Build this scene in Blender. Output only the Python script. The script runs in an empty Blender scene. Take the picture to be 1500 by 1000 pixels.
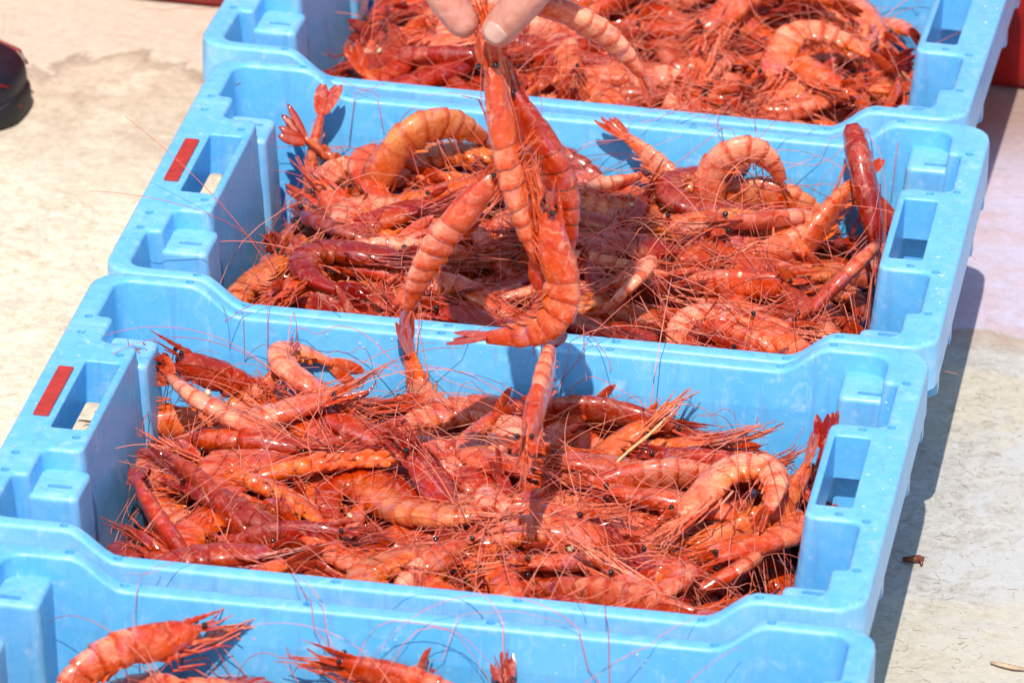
import bpy, bmesh, math, random
import numpy as np
from mathutils import Vector, Matrix, Quaternion
from mathutils.geometry import delaunay_2d_cdt

random.seed(7)
rng = np.random.default_rng(7)
scene = bpy.context.scene
COL = scene.collection
R_ = math.radians

# ------------------------------------------------------------------ camera
GROUND_Z = -0.14
CAM_ROT = Matrix(((0.9846063217699113, -0.09639157705379506, 0.14580485247003352),
                  (0.17337583181119612, 0.43283222589778564, -0.8846451747272147),
                  (0.02216330468368346, 0.8963062691387641, 0.44288131573599676)))
CAM_LOC = Vector((0.52688261, -3.0289504, 1.57600144))
F_PX = 9016.0
cam_data = bpy.data.cameras.new('camera')
cam = bpy.data.objects.new('camera', cam_data)
COL.objects.link(cam)
cam.matrix_world = Matrix.Translation(CAM_LOC) @ CAM_ROT.to_4x4()
cam_data.sensor_width = 36.0
cam_data.lens = F_PX / 1500.0 * 36.0
cam_data.clip_start = 0.1
cam_data.clip_end = 400.0
cam_data.dof.use_dof = True
cam_data.dof.focus_distance = 3.60
cam_data.dof.aperture_fstop = 15.0
scene.camera = cam

# ------------------------------------------------------------------ light
SUN_ELEV = R_(57.0)
SUN_AZ = R_(-87.0)          # direction towards the sun in the xy plane (from the front)
to_sun = Vector((math.cos(SUN_AZ) * math.cos(SUN_ELEV), math.sin(SUN_AZ) * math.cos(SUN_ELEV), math.sin(SUN_ELEV)))
world = bpy.data.worlds.new('World')
scene.world = world
world.use_nodes = True
wn = world.node_tree.nodes
wl = world.node_tree.links
for n in list(wn):
    wn.remove(n)
sky = wn.new('ShaderNodeTexSky')
sky.sky_type = 'NISHITA'
sky.sun_disc = False
sky.sun_elevation = SUN_ELEV
sky.sun_rotation = math.pi / 2 - SUN_AZ
bg = wn.new('ShaderNodeBackground')
bg.inputs['Strength'].default_value = 0.14
wo = wn.new('ShaderNodeOutputWorld')
wl.new(sky.outputs['Color'], bg.inputs['Color'])
wl.new(bg.outputs['Background'], wo.inputs['Surface'])
sun_data = bpy.data.lights.new('sun', 'SUN')
sun_data.energy = 3.9
sun_data.angle = R_(0.55)
sun_data.color = (1.0, 0.95, 0.87)
sun = bpy.data.objects.new('sun', sun_data)
COL.objects.link(sun)
sun.rotation_euler = to_sun.to_track_quat('Z', 'Y').to_euler()
sun.location = (0, 0, 5)
scene.view_settings.view_transform = 'Standard'
scene.view_settings.look = 'None'
scene.view_settings.gamma = 1.0
scene.view_settings.exposure = 0.40
scene.render.engine = 'CYCLES'
scene.cycles.use_denoising = True
scene.cycles.max_bounces = 8
scene.cycles.caustics_reflective = False
scene.cycles.caustics_refractive = False

# ------------------------------------------------------------------ helpers
def ray(u, v):
    return CAM_ROT @ Vector(((u - 750.0) / F_PX, -(v - 500.0) / F_PX, -1.0))

def at(u, v, z):
    r = ray(u, v)
    return CAM_LOC + r * ((z - CAM_LOC.z) / r.z)

def at_y(u, v, y):
    r = ray(u, v)
    return CAM_LOC + r * ((y - CAM_LOC.y) / r.y)

def tag(o, label=None, cat=None, group=None, kind=None):
    if label: o['label'] = label
    if cat: o['category'] = cat
    if group: o['group'] = group
    if kind: o['kind'] = kind
    return o

def empty(name, loc=(0, 0, 0)):
    o = bpy.data.objects.new(name, None)
    o.empty_display_size = 0.02
    o.location = loc
    COL.objects.link(o)
    return o

def mesh_obj(name, me, parent=None):
    o = bpy.data.objects.new(name, me)
    COL.objects.link(o)
    if parent is not None:
        o.parent = parent
    return o

class MB:
    """collects vertices / faces of one mesh"""
    def __init__(self):
        self.v = []
        self.f = []
        self.m = []
        self.c = []
    def add(self, verts, faces, mat=0, col=None):
        b = len(self.v)
        self.v.extend([tuple(p) for p in verts])
        for f in faces:
            self.f.append(tuple(i + b for i in f))
            self.m.append(mat)
        if col is None:
            col = [(0, 0, 0)] * len(verts)
        elif isinstance(col, tuple):
            col = [col] * len(verts)
        self.c.extend(col)
        return b
    def rings(self, rings, mat=0, col=None, cap=True, closed=True):
        n = len(rings[0])
        vs = [p for r in rings for p in r]
        fs = []
        rng_j = range(n) if closed else range(n - 1)
        for i in range(len(rings) - 1):
            for j in rng_j:
                a = i * n + j
                b = i * n + (j + 1) % n
                fs.append((a, b, b + n, a + n))
        if cap and closed:
            fs.append(tuple(reversed(range(n))))
            fs.append(tuple((len(rings) - 1) * n + j for j in range(n)))
        self.add(vs, fs, mat, col)
    def mesh(self, name, mats, smooth=True, attr=None, sharp=None):
        me = bpy.data.meshes.new(name)
        me.from_pydata(self.v, [], self.f)
        for m in mats:
            me.materials.append(m)
        me.polygons.foreach_set('material_index', self.m)
        if smooth:
            me.polygons.foreach_set('use_smooth', [True] * len(me.polygons))
        if attr:
            a = me.attributes.new(attr, 'FLOAT_COLOR', 'POINT')
            flat = []
            for c in self.c:
                flat.extend((c[0], c[1], c[2], 1.0))
            a.data.foreach_set('color', flat)
        me.update()
        bm = bmesh.new(); bm.from_mesh(me)
        bmesh.ops.recalc_face_normals(bm, faces=bm.faces)
        bm.to_mesh(me); bm.free()
        if sharp is not None:
            me.set_sharp_from_angle(angle=R_(sharp))
        return me

# --- material helper
def new_mat(name):
    m = bpy.data.materials.new(name)
    m.use_nodes = True
    nt = m.node_tree
    p = nt.nodes['Principled BSDF']
    return m, nt, p

def N(nt, typ, **kw):
    n = nt.nodes.new(typ)
    for k, v in kw.items():
        if k in n.inputs:
            n.inputs[k].default_value = v
        else:
            setattr(n, k, v)
    return n

def mixc(nt, fac, a, b, blend='MIX'):
    n = nt.nodes.new('ShaderNodeMix')
    n.data_type = 'RGBA'
    n.blend_type = blend
    for sock, val in ((n.inputs[0], fac), (n.inputs[6], a), (n.inputs[7], b)):
        if isinstance(val, bpy.types.NodeSocket):
            nt.links.new(val, sock)
        elif isinstance(val, (int, float)):
            sock.default_value = val
        else:
            sock.default_value = (*val, 1.0) if len(val) == 3 else val
    return n.outputs[2]

def ramp(nt, fac, stops, interp='LINEAR'):
    n = nt.nodes.new('ShaderNodeValToRGB')
    n.color_ramp.interpolation = interp
    el = n.color_ramp.elements
    while len(el) < len(stops):
        el.new(0.5)
    for e, (p, c) in zip(el, stops):
        e.position = p
        e.color = (c, c, c, 1) if isinstance(c, (int, float)) else (*c, 1)
    nt.links.new(fac, n.inputs[0])
    return n.outputs[0]

def math_n(nt, op, a, b=None, c=None, clamp=False):
    n = nt.nodes.new('ShaderNodeMath')
    n.operation = op
    n.use_clamp = clamp
    for i, v in enumerate((a, b, c)):
        if v is None: continue
        if isinstance(v, bpy.types.NodeSocket): nt.links.new(v, n.inputs[i])
        else: n.inputs[i].default_value = v
    return n.outputs[0]

def noise(nt, vec, scale, detail=4, rough=0.55, dist=0.0):
    n = nt.nodes.new('ShaderNodeTexNoise')
    n.inputs['Scale'].default_value = scale
    n.inputs['Detail'].default_value = detail
    n.inputs['Roughness'].default_value = rough
    n.inputs['Distortion'].default_value = dist
    if vec is not None: nt.links.new(vec, n.inputs['Vector'])
    return n.outputs['Fac']

def bump(nt, p, height, strength, dist):
    b = nt.nodes.new('ShaderNodeBump')
    b.inputs['Strength'].default_value = strength
    b.inputs['Distance'].default_value = dist
    nt.links.new(height, b.inputs['Height'])
    nt.links.new(b.outputs['Normal'], p.inputs['Normal'])

def mapping(nt, vec, scale=(1, 1, 1), rot=(0, 0, 0), loc=(0, 0, 0)):
    m = nt.nodes.new('ShaderNodeMapping')
    m.inputs['Scale'].default_value = scale
    m.inputs['Rotation'].default_value = rot
    m.inputs['Location'].default_value = loc
    nt.links.new(vec, m.inputs['Vector'])
    return m.outputs['Vector']

# ------------------------------------------------------------------ materials
def mat_ground():
    m, nt, p = new_mat('painted_deck')
    pos = nt.nodes.new('ShaderNodeNewGeometry').outputs['Position']
    sep = nt.nodes.new('ShaderNodeSeparateXYZ'); nt.links.new(pos, sep.inputs[0])
    X, Y = sep.outputs['X'], sep.outputs['Y']
    n_big = noise(nt, pos, 7.0, 6, 0.6, 0.8)
    n_mid = noise(nt, pos, 26.0, 6, 0.65, 0.5)
    n_fine = noise(nt, pos, 160.0, 5, 0.7)
    n_hair = noise(nt, mapping(nt, pos, (420, 130, 1), (0, 0, 0.5)), 1.0, 4, 0.7, 1.2)
    cream = mixc(nt, ramp(nt, n_mid, [(0.35, 0.0), (0.7, 1.0)]), (0.80, 0.71, 0.54), (0.66, 0.57, 0.42))
    n_pat = noise(nt, pos, 115.0, 7, 0.75, 0.35)
    cream = mixc(nt, math_n(nt, 'MULTIPLY', ramp(nt, n_pat, [(0.48, 0.0), (0.66, 1.0)]), 0.7), cream, (0.47, 0.36, 0.23))
    cream = mixc(nt, math_n(nt, 'MULTIPLY', ramp(nt, n_pat, [(0.32, 1.0), (0.46, 0.0)]), 0.75), cream, (0.86, 0.80, 0.68))
    cream = mixc(nt, ramp(nt, n_big, [(0.45, 0.0), (0.65, 0.45)]), cream, (0.82, 0.74, 0.58))
    # dried brown stain on the far left
    wob = math_n(nt, 'MULTIPLY', math_n(nt, 'SUBTRACT', n_big, 0.5), 0.30)
    yy = math_n(nt, 'ADD', math_n(nt, 'ADD', Y, wob), math_n(nt, 'MULTIPLY', X, 0.12))
    band = math_n(nt, 'MULTIPLY', ramp(nt, math_n(nt, 'MULTIPLY', yy, 1.0), [(0.50, 0.0), (0.62, 1.0)]),
                  ramp(nt, yy, [(0.70, 1.0), (0.735, 0.0)]))
    left = ramp(nt, math_n(nt, 'ADD', X, 0.6), [(0.45, 1.0), (0.60, 0.0)])
    band = math_n(nt, 'MULTIPLY', band, left)
    patch = math_n(nt, 'MULTIPLY', band, ramp(nt, n_mid, [(0.33, 0.35), (0.62, 1.0)]))
    base = mixc(nt, math_n(nt, 'MULTIPLY', patch, 0.6), cream, (0.47, 0.34, 0.235))
    edge = math_n(nt, 'MULTIPLY', math_n(nt, 'MULTIPLY', ramp(nt, yy, [(0.69, 0.0), (0.716, 1.0)]), ramp(nt, yy, [(0.718, 1.0), (0.726, 0.0)])), left)
    base = mixc(nt, math_n(nt, 'MULTIPLY', edge, 0.55), base, (0.26, 0.17, 0.12))
    far = math_n(nt, 'MULTIPLY', ramp(nt, yy, [(0.72, 0.0), (0.735, 1.0)]), left)
    base = mixc(nt, math_n(nt, 'MULTIPLY', far, 0.7), base, (0.62, 0.51, 0.41))
    # thin tide lines
    tide = math_n(nt, 'ABSOLUTE', math_n(nt, 'SUBTRACT', math_n(nt, 'FRACT', math_n(nt, 'MULTIPLY', n_big, 5.0)), 0.5))
    tl = math_n(nt, 'MULTIPLY', ramp(nt, tide, [(0.0, 1.0), (0.035, 0.0)]), ramp(nt, n_mid, [(0.45, 0.0), (0.6, 1.0)]))
    base = mixc(nt, math_n(nt, 'MULTIPLY', tl, 0.45), base, (0.36, 0.26, 0.17))
    # right: greyer board, paler again further right
    right = ramp(nt, math_n(nt, 'ADD', X, math_n(nt, 'MULTIPLY', math_n(nt, 'SUBTRACT', n_mid, 0.5), 0.10)), [(0.0, 0.0), (0.12, 1.0)])
    grey = mixc(nt, ramp(nt, n_mid, [(0.38, 0.0), (0.66, 1.0)]), (0.56, 0.53, 0.48), (0.45, 0.42, 0.37))
    grey = mixc(nt, math_n(nt, 'MULTIPLY', ramp(nt, noise(nt, pos, 95.0, 6, 0.7, 1.5), [(0.48, 0.0), (0.62, 1.0)]), 0.55), grey, (0.33, 0.28, 0.22))
    white = mixc(nt, n_fine, (0.60, 0.585, 0.57), (0.50, 0.48, 0.44))
    wmask = ramp(nt, math_n(nt, 'ADD', math_n(nt, 'MULTIPLY', math_n(nt, 'SUBTRACT', X, math_n(nt, 'MULTIPLY', Y, 0.02)), 3.0), math_n(nt, 'MULTIPLY', math_n(nt, 'SUBTRACT', n_mid, 0.5), 0.9)), [(0.80, 0.0), (0.86, 1.0)])
    grey = mixc(nt, wmask, grey, white)
    ochre = math_n(nt, 'MULTIPLY', ramp(nt, n_big, [(0.5, 0.0), (0.58, 1.0)]), 0.45)
    grey = mixc(nt, ochre, grey, (0.62, 0.52, 0.34))
    # lilac wet wash further back on the right
    y2 = math_n(nt, 'ADD', Y, math_n(nt, 'MULTIPLY', math_n(nt, 'SUBTRACT', n_big, 0.5), 0.10))
    lil = ramp(nt, y2, [(0.466, 0.0), (0.472, 1.0)])
    lilc = mixc(nt, ramp(nt, n_mid, [(0.4, 0.0), (0.62, 1.0)]), (0.60, 0.55, 0.66), (0.60, 0.47, 0.50))
    lilc = mixc(nt, ramp(nt, y2, [(0.70, 0.0), (0.80, 1.0)]), lilc, (0.38, 0.28, 0.24))
    grey = mixc(nt, lil, grey, lilc)
    ed2 = math_n(nt, 'MULTIPLY', ramp(nt, y2, [(0.435, 0.0), (0.464, 1.0)]), ramp(nt, y2, [(0.466, 1.0), (0.470, 0.0)]))
    grey = mixc(nt, math_n(nt, 'MULTIPLY', ed2, 0.6), grey, (0.46, 0.28, 0.19))
    base = mixc(nt, right, base, grey)
    # grain
    base = mixc(nt, 0.55, base, mixc(nt, n_fine, (0.45, 0.43, 0.40), (1.15, 1.15, 1.15)), 'MULTIPLY')
    hair = ramp(nt, n_hair, [(0.60, 0.0), (0.70, 1.0)])
    base = mixc(nt, math_n(nt, 'MULTIPLY', hair, 0.35), base, (0.30, 0.23, 0.15))
    speck = ramp(nt, noise(nt, pos, 330.0, 2, 0.5), [(0.70, 0.0), (0.74, 1.0)])
    base = mixc(nt, math_n(nt, 'MULTIPLY', speck, 0.5), base, (0.20, 0.13, 0.08))
    nt.links.new(base, p.inputs['Base Color'])
    rgh = mixc(nt, math_n(nt, 'MULTIPLY', right, lil), (0.8, 0.8, 0.8), (0.42, 0.42, 0.42))
    nt.links.new(rgh, p.inputs['Roughness'])
    p.inputs['Specular IOR Level'].default_value = 0.3
    hgt = math_n(nt, 'ADD', math_n(nt, 'MULTIPLY', n_fine, 0.6), n_mid)
    bump(nt, p, hgt, 0.8, 0.0016)
    return m

def mat_crate():
    m, nt, p = new_mat('blue_polyethylene')
    tc = nt.nodes.new('ShaderNodeTexCoord').outputs['Object']
    n1 = noise(nt, tc, 14.0, 5, 0.6, 0.4)
    n2 = noise(nt, tc, 120.0, 4, 0.65)
    scr = noise(nt, mapping(nt, tc, (40, 300, 40), (0.3, 0.1, 0.4)), 1.0, 3, 0.6, 0.3)
    scr2 = noise(nt, mapping(nt, tc, (260, 30, 30), (0.1, 0.2, 0.15)), 1.0, 3, 0.6, 0.2)
    strk = noise(nt, mapping(nt, tc, (150, 150, 7)), 1.0, 4, 0.6, 0.2)
    c = mixc(nt, ramp(nt, n1, [(0.35, 0.0), (0.7, 1.0)]), (0.090, 0.400, 0.745), (0.130, 0.455, 0.775))
    worn = math_n(nt, 'MULTIPLY', ramp(nt, n2, [(0.5, 0.0), (0.75, 1.0)]), 0.22)
    c = mixc(nt, worn, c, (0.40, 0.63, 0.82))
    pt = nt.nodes.new('ShaderNodeNewGeometry').outputs['Pointiness']
    c = mixc(nt, math_n(nt, 'MULTIPLY', ramp(nt, pt, [(0.515, 0.0), (0.60, 1.0)]), math_n(nt, 'MULTIPLY', n2, 0.8)), c, (0.50, 0.70, 0.85))
    s = math_n(nt, 'MAXIMUM', ramp(nt, scr, [(0.66, 0.0), (0.72, 1.0)]), ramp(nt, scr2, [(0.67, 0.0), (0.73, 1.0)]))
    c = mixc(nt, math_n(nt, 'MULTIPLY', s, 0.30), c, (0.50, 0.68, 0.85))
    dirt = math_n(nt, 'MULTIPLY', ramp(nt, strk, [(0.54, 0.0), (0.72, 1.0)]), 0.38)
    c = mixc(nt, dirt, c, (0.12, 0.22, 0.42))
    scuff = math_n(nt, 'MULTIPLY', ramp(nt, noise(nt, tc, 48.0, 7, 0.75, 1.5), [(0.56, 0.0), (0.66, 1.0)]), 0.34)
    c = mixc(nt, scuff, c, (0.46, 0.66, 0.84))
    oi = nt.nodes.new('ShaderNodeObjectInfo')
    hsv = nt.nodes.new('ShaderNodeHueSaturation')
    nt.links.new(c, hsv.inputs['Color'])
    nt.links.new(math_n(nt, 'ADD', math_n(nt, 'MULTIPLY', oi.outputs['Random'], 0.08), 0.95), hsv.inputs['Value'])
    nt.links.new(hsv.outputs['Color'], p.inputs['Base Color'])
    nt.links.new(ramp(nt, n1, [(0.3, 0.28), (0.7, 0.45)]), p.inputs['Roughness'])
    p.inputs['Specular IOR Level'].default_value = 0.45
    p.inputs['Subsurface Weight'].default_value = 0.0
    bump(nt, p, math_n(nt, 'ADD', n2, math_n(nt, 'MULTIPLY', s, -0.3)), 0.12, 0.0006)
    return m

def mat_shrimp():
    m, nt, p = new_mat('shrimp_shell')
    at_ = nt.nodes.new('ShaderNodeAttribute'); at_.attribute_name = 'tint'
    sp = nt.nodes.new('ShaderNodeSeparateColor'); nt.links.new(at_.outputs['Color'], sp.inputs[0])
    oi = nt.nodes.new('ShaderNodeObjectInfo')
    sc = nt.nodes.new('ShaderNodeSeparateColor'); nt.links.new(oi.outputs['Color'], sc.inputs[0])
    tc = nt.nodes.new('ShaderNodeTexCoord').outputs['Object']
    va = nt.nodes.new('ShaderNodeVectorMath'); va.operation = 'ADD'
    nt.links.new(tc, va.inputs[0])
    cmb = nt.nodes.new('ShaderNodeCombineXYZ')
    nt.links.new(math_n(nt, 'MULTIPLY', oi.outputs['Random'], 7.0), cmb.inputs[0])
    nt.links.new(cmb.outputs[0], va.inputs[1])
    v = va.outputs[0]
    n1 = noise(nt, v, 90.0, 4, 0.6, 0.6)
    n2 = noise(nt, v, 420.0, 4, 0.65)
    n3 = noise(nt, v, 38.0, 3, 0.5, 0.3)
    pale = math_n(nt, 'MULTIPLY', sp.outputs[0], sc.outputs[0], clamp=True)
    pale = math_n(nt, 'MULTIPLY', pale, ramp(nt, n1, [(0.30, 0.35), (0.62, 1.25)]), clamp=True)
    red = mixc(nt, sc.outputs[1], (0.66, 0.066, 0.012), (0.42, 0.010, 0.006))
    c = mixc(nt, pale, red, (0.86, 0.38, 0.25))
    amb = math_n(nt, 'MULTIPLY', oi.outputs['Alpha'], ramp(nt, n1, [(0.30, 0.4), (0.6, 1.0)]), clamp=True)
    c = mixc(nt, math_n(nt, 'MULTIPLY', amb, math_n(nt, 'ADD', math_n(nt, 'MULTIPLY', sp.outputs[0], 0.8), 0.25), clamp=True), c, (0.78, 0.255, 0.055))
    c = mixc(nt, math_n(nt, 'MULTIPLY', sp.outputs[2], ramp(nt, n3, [(0.38, 0.0), (0.62, 1.0)])), c, (0.70, 0.19, 0.03))
    deep = math_n(nt, 'MULTIPLY', sp.outputs[1], ramp(nt, n3, [(0.3, 0.6), (0.6, 1.0)]), clamp=True)
    c = mixc(nt, deep, c, (0.22, 0.012, 0.012))
    vio = math_n(nt, 'MULTIPLY', ramp(nt, noise(nt, v, 60.0, 3, 0.5, 0.8), [(0.60, 0.0), (0.72, 1.0)]), 0.35)
    c = mixc(nt, vio, c, (0.42, 0.20, 0.34))
    c = mixc(nt, 0.5, c, mixc(nt, n2, (0.8, 0.75, 0.75), (1.25, 1.25, 1.25)), 'MULTIPLY')
    dots = ramp(nt, noise(nt, v, 1100.0, 2, 0.5), [(0.50, 0.0), (0.62, 1.0)])
    c = mixc(nt, math_n(nt, 'MULTIPLY', dots, 0.30), c, (0.45, 0.020, 0.008))
    blot = noise(nt, v, 150.0, 5, 0.65, 1.0)
    c = mixc(nt, math_n(nt, 'MULTIPLY', ramp(nt, blot, [(0.52, 0.0), (0.70, 1.0)]), 0.45), c, (0.88, 0.46, 0.32))
    c = mixc(nt, math_n(nt, 'MULTIPLY', ramp(nt, blot, [(0.28, 1.0), (0.44, 0.0)]), 0.55), c, (0.30, 0.010, 0.008))
    c = mixc(nt, 1.0, c, mixc(nt, n3, (0.66, 0.60, 0.60), (1.45, 1.45, 1.45)), 'MULTIPLY')
    hsv = nt.nodes.new('ShaderNodeHueSaturation')
    nt.links.new(c, hsv.inputs['Color'])
    hsv.inputs['Saturation'].default_value = 1.06
    nt.links.new(sc.outputs[2], hsv.inputs['Value'])
    nt.links.new(hsv.outputs['Color'], p.inputs['Base Color'])
    nt.links.new(ramp(nt, n1, [(0.35, 0.24), (0.65, 0.50)]), p.inputs['Roughness'])
    p.inputs['Subsurface Weight'].default_value = 0.15
    p.inputs['Subsurface Radius'].default_value = (1.0, 0.25, 0.15)
    p.inputs['Subsurface Scale'].default_value = 0.004
    p.inputs['Coat Weight'].default_value = 0.8
    p.inputs['Coat Roughness'].default_value = 0.09
    p.inputs['Specular IOR Level'].default_value = 0.3
    bump(nt, p, math_n(nt, 'ADD', math_n(nt, 'ADD', n1, math_n(nt, 'MULTIPLY', blot, 0.8)), math_n(nt, 'MULTIPLY', n2, 0.6)), 0.6, 0.0011)

    return m

def mat_simple(name, col, rough=0.5, var=0.0, scale=60.0, sss=0.0, spec=0.5, coat=0.0, bmp=0.0, col2=None):
    m, nt, p = new_mat(name)
    tc = nt.nodes.new('ShaderNodeTexCoord').outputs['Object']
    n1 = noise(nt, tc, scale, 5, 0.6, 0.3)
    c2 = col2 if col2 else tuple(max(0, x * (1 - var)) for x in col)
    nt.links.new(mixc(nt, ramp(nt, n1, [(0.35, 0.0), (0.65, 1.0)]), col, c2), p.inputs['Base Color'])
    p.inputs['Roughness'].default_value = rough
    p.inputs['Specular IOR Level'].default_value = spec
    p.inputs['Coat Weight'].default_value = coat
    p.inputs['Subsurface Weight'].default_value = sss
    p.inputs['Subsurface Radius'].default_value = (1.0, 0.35, 0.2)
    p.inputs['Subsurface Scale'].default_value = 0.006
    if bmp: bump(nt, p, n1, bmp, 0.001)
    return m

M_GROUND = mat_ground()
M_CRATE = mat_crate()
M_SHRIMP = mat_shrimp()
def mat_antenna():
    m, nt, p = new_mat('shrimp_antenna')
    oi = nt.nodes.new('ShaderNodeObjectInfo')
    c = mixc(nt, oi.outputs['Random'], (0.58, 0.060, 0.030), (0.78, 0.26, 0.17))
    nt.links.new(c, p.inputs['Base Color'])
    p.inputs['Roughness'].default_value = 0.35
    return m
M_ANT = mat_antenna()
M_EYE = mat_simple('shrimp_eye', (0.012, 0.008, 0.008), 0.08, 0.3, 300, spec=0.7)
M_LABEL = mat_simple('red_label', (0.52, 0.035, 0.018), 0.45, 0.3, 90, bmp=0.2)
M_RED = mat_simple('red_plastic', (0.42, 0.012, 0.010), 0.35, 0.45, 22, spec=0.5, bmp=0.15)
M_SKIN = mat_simple('skin', (0.62, 0.29, 0.22), 0.40, 0.0, 160, sss=0.2, spec=0.45, bmp=0.7, col2=(0.52, 0.19, 0.14))
M_NAIL = mat_simple('fingernail', (0.64, 0.36, 0.29), 0.25, 0.1, 200, sss=0.1)
M_SLEEVE = mat_simple('dark_sleeve', (0.03, 0.04, 0.08), 0.85, 0.4, 200, bmp=0.5)
M_SHOE = mat_simple('black_shoe', (0.008, 0.009, 0.018), 0.5, 0.5, 120, bmp=0.3)
M_SOLE = mat_simple('black_rubber', (0.006, 0.006, 0.009), 0.6, 0.3, 120)
M_SHOERED = mat_simple('shoe_red', (0.30, 0.012, 0.012), 0.5, 0.2, 100)
M_MARK = mat_simple('shoe_print', (0.35, 0.33, 0.30), 0.6, 0.3, 300)
M_SHELL = mat_simple('cream_shell', (0.72, 0.60, 0.38), 0.5, 0.3, 500, bmp=0.5)
M_STRAW = mat_simple('straw', (0.72, 0.46, 0.20), 0.5, 0.3, 300)
M_FIBRE = mat_simple('dry_fibre', (0.44, 0.35, 0.25), 0.7, 0.5, 200)
M_WOOD = mat_simple('wood_chip', (0.62, 0.42, 0.26), 0.7, 0.35, 200, bmp=0.4)
M_SCRAP = mat_simple('brown_scrap', (0.22, 0.05, 0.012), 0.3, 0.5, 300, coat=0.3)

# ------------------------------------------------------------------ ground
mb = MB()
S = 60.0
mb.add([(-S, -S, GROUND_Z), (S, -S, GROUND_Z), (S, S, GROUND_Z), (-S, S, GROUND_Z)], [(0, 1, 2, 3)])
ground = mesh_obj('ground', mb.mesh('ground', [M_GROUND], smooth=False))
tag(ground, 'pale stained concrete quay under the crates', kind='structure')

# ------------------------------------------------------------------ crate
def round_poly(pts, spacing=0.006):
    """pts: (x, y, r) CCW; returns an evenly sampled rounded loop"""
    out = []
    n = len(pts)
    P = [Vector((p[0], p[1])) for p in pts]
    for i in range(n):
        a, b, c = P[i - 1], P[i], P[(i + 1) % n]
        r = pts[i][2]
        d1 = (a - b).normalized(); d2 = (c - b).normalized()
        ang = math.acos(max(-1, min(1, d1.dot(d2))))
        if r <= 1e-6 or abs(ang - math.pi) < 1e-3:
            out.append(b.copy()); continue
        t = r / math.tan(ang / 2)
        p1, p2 = b + d1 * t, b + d2 * t
        cen = b + (d1 + d2).normalized() * (r / math.sin(ang / 2))
        a1 = math.atan2(p1.y - cen.y, p1.x - cen.x)
        a2 = math.atan2(p2.y - cen.y, p2.x - cen.x)
        da = (a2 - a1 + math.pi) % (2 * math.pi) - math.pi
        k = max(3, int(abs(da) / R_(20)))
        for j in range(k + 1):
            th = a1 + da * j / k
            out.append(Vector((cen.x + r * math.cos(th), cen.y + r * math.sin(th))))
    res = []
    for i in range(len(out)):
        a, b = out[i], out[(i + 1) % len(out)]
        L = (b - a).length
        if L < 1e-6: continue
        k = max(1, int(math.ceil(L / spacing)))
        for j in range(k):
            res.append(a.lerp(b, j / k))
    return res

def offset_loop(lp, d):
    """positive d moves to the left of travel (inside for CCW)"""
    n = len(lp); out = []
    for i in range(n):
        a, b, c = lp[i - 1], lp[i], lp[(i + 1) % n]
        t1 = (b - a).normalized(); t2 = (c - b).normalized()
        n1 = Vector((-t1.y, t1.x)); n2 = Vector((-t2.y, t2.x))
        nn = (n1 + n2)
        nn = nn / max(0.3, nn.length_squared / 2)
        out.append(b + nn * d)
    return out

def sstep(a, b, x):
    t = max(0.0, min(1.0, (x - a) / (b - a)))
    return t * t * (3 - 2 * t)

DIP = 0.0172
def zrim(p):
    return -DIP * (1 - sstep(0.160, 0.190, abs(p[0])))

def lift(lp, dz=0.0, z=None):
    return [(p.x, p.y, (zrim(p) + dz) if z is None else z) for p in lp]

def in_poly(x, y, lp):
    c = False
    for i in range(len(lp)):
        a, b = lp[i - 1], lp[i]
        if (a.y > y) != (b.y > y) and x < (b.x - a.x) * (y - a.y) / (b.y - a.y) + a.x:
            c = not c
    return c

def cdt_sheet(mb, outer, holes, zf, flip=False):
    pts = list(outer); edges = []
    faces = []
    def addloop(lp, base):
        n = len(lp)
        return [(base + i, base + (i + 1) % n) for i in range(n)]
    edges += addloop(outer, 0)
    for h in holes:
        b = len(pts); pts += list(h); edges += addloop(h, b)
    v2, e2, f2, _, _, _ = delaunay_2d_cdt([Vector((p[0], p[1])) for p in pts], edges, [], 1, 1e-7)
    keep = []
    for f in f2:
        cx = sum(v2[i].x for i in f) / len(f); cy = sum(v2[i].y for i in f) / len(f)
        if not any(in_poly(cx, cy, h) for h in holes): keep.append(f)
    f2 = keep
    mb.add([(p.x, p.y, zf(p)) for p in v2], [tuple(f) for f in f2])

def circle(cx, cy, r, n=10):
    return [Vector((cx + r * math.cos(2 * math.pi * i / n), cy + r * math.sin(2 * math.pi * i / n))) for i in range(n)]

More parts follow.
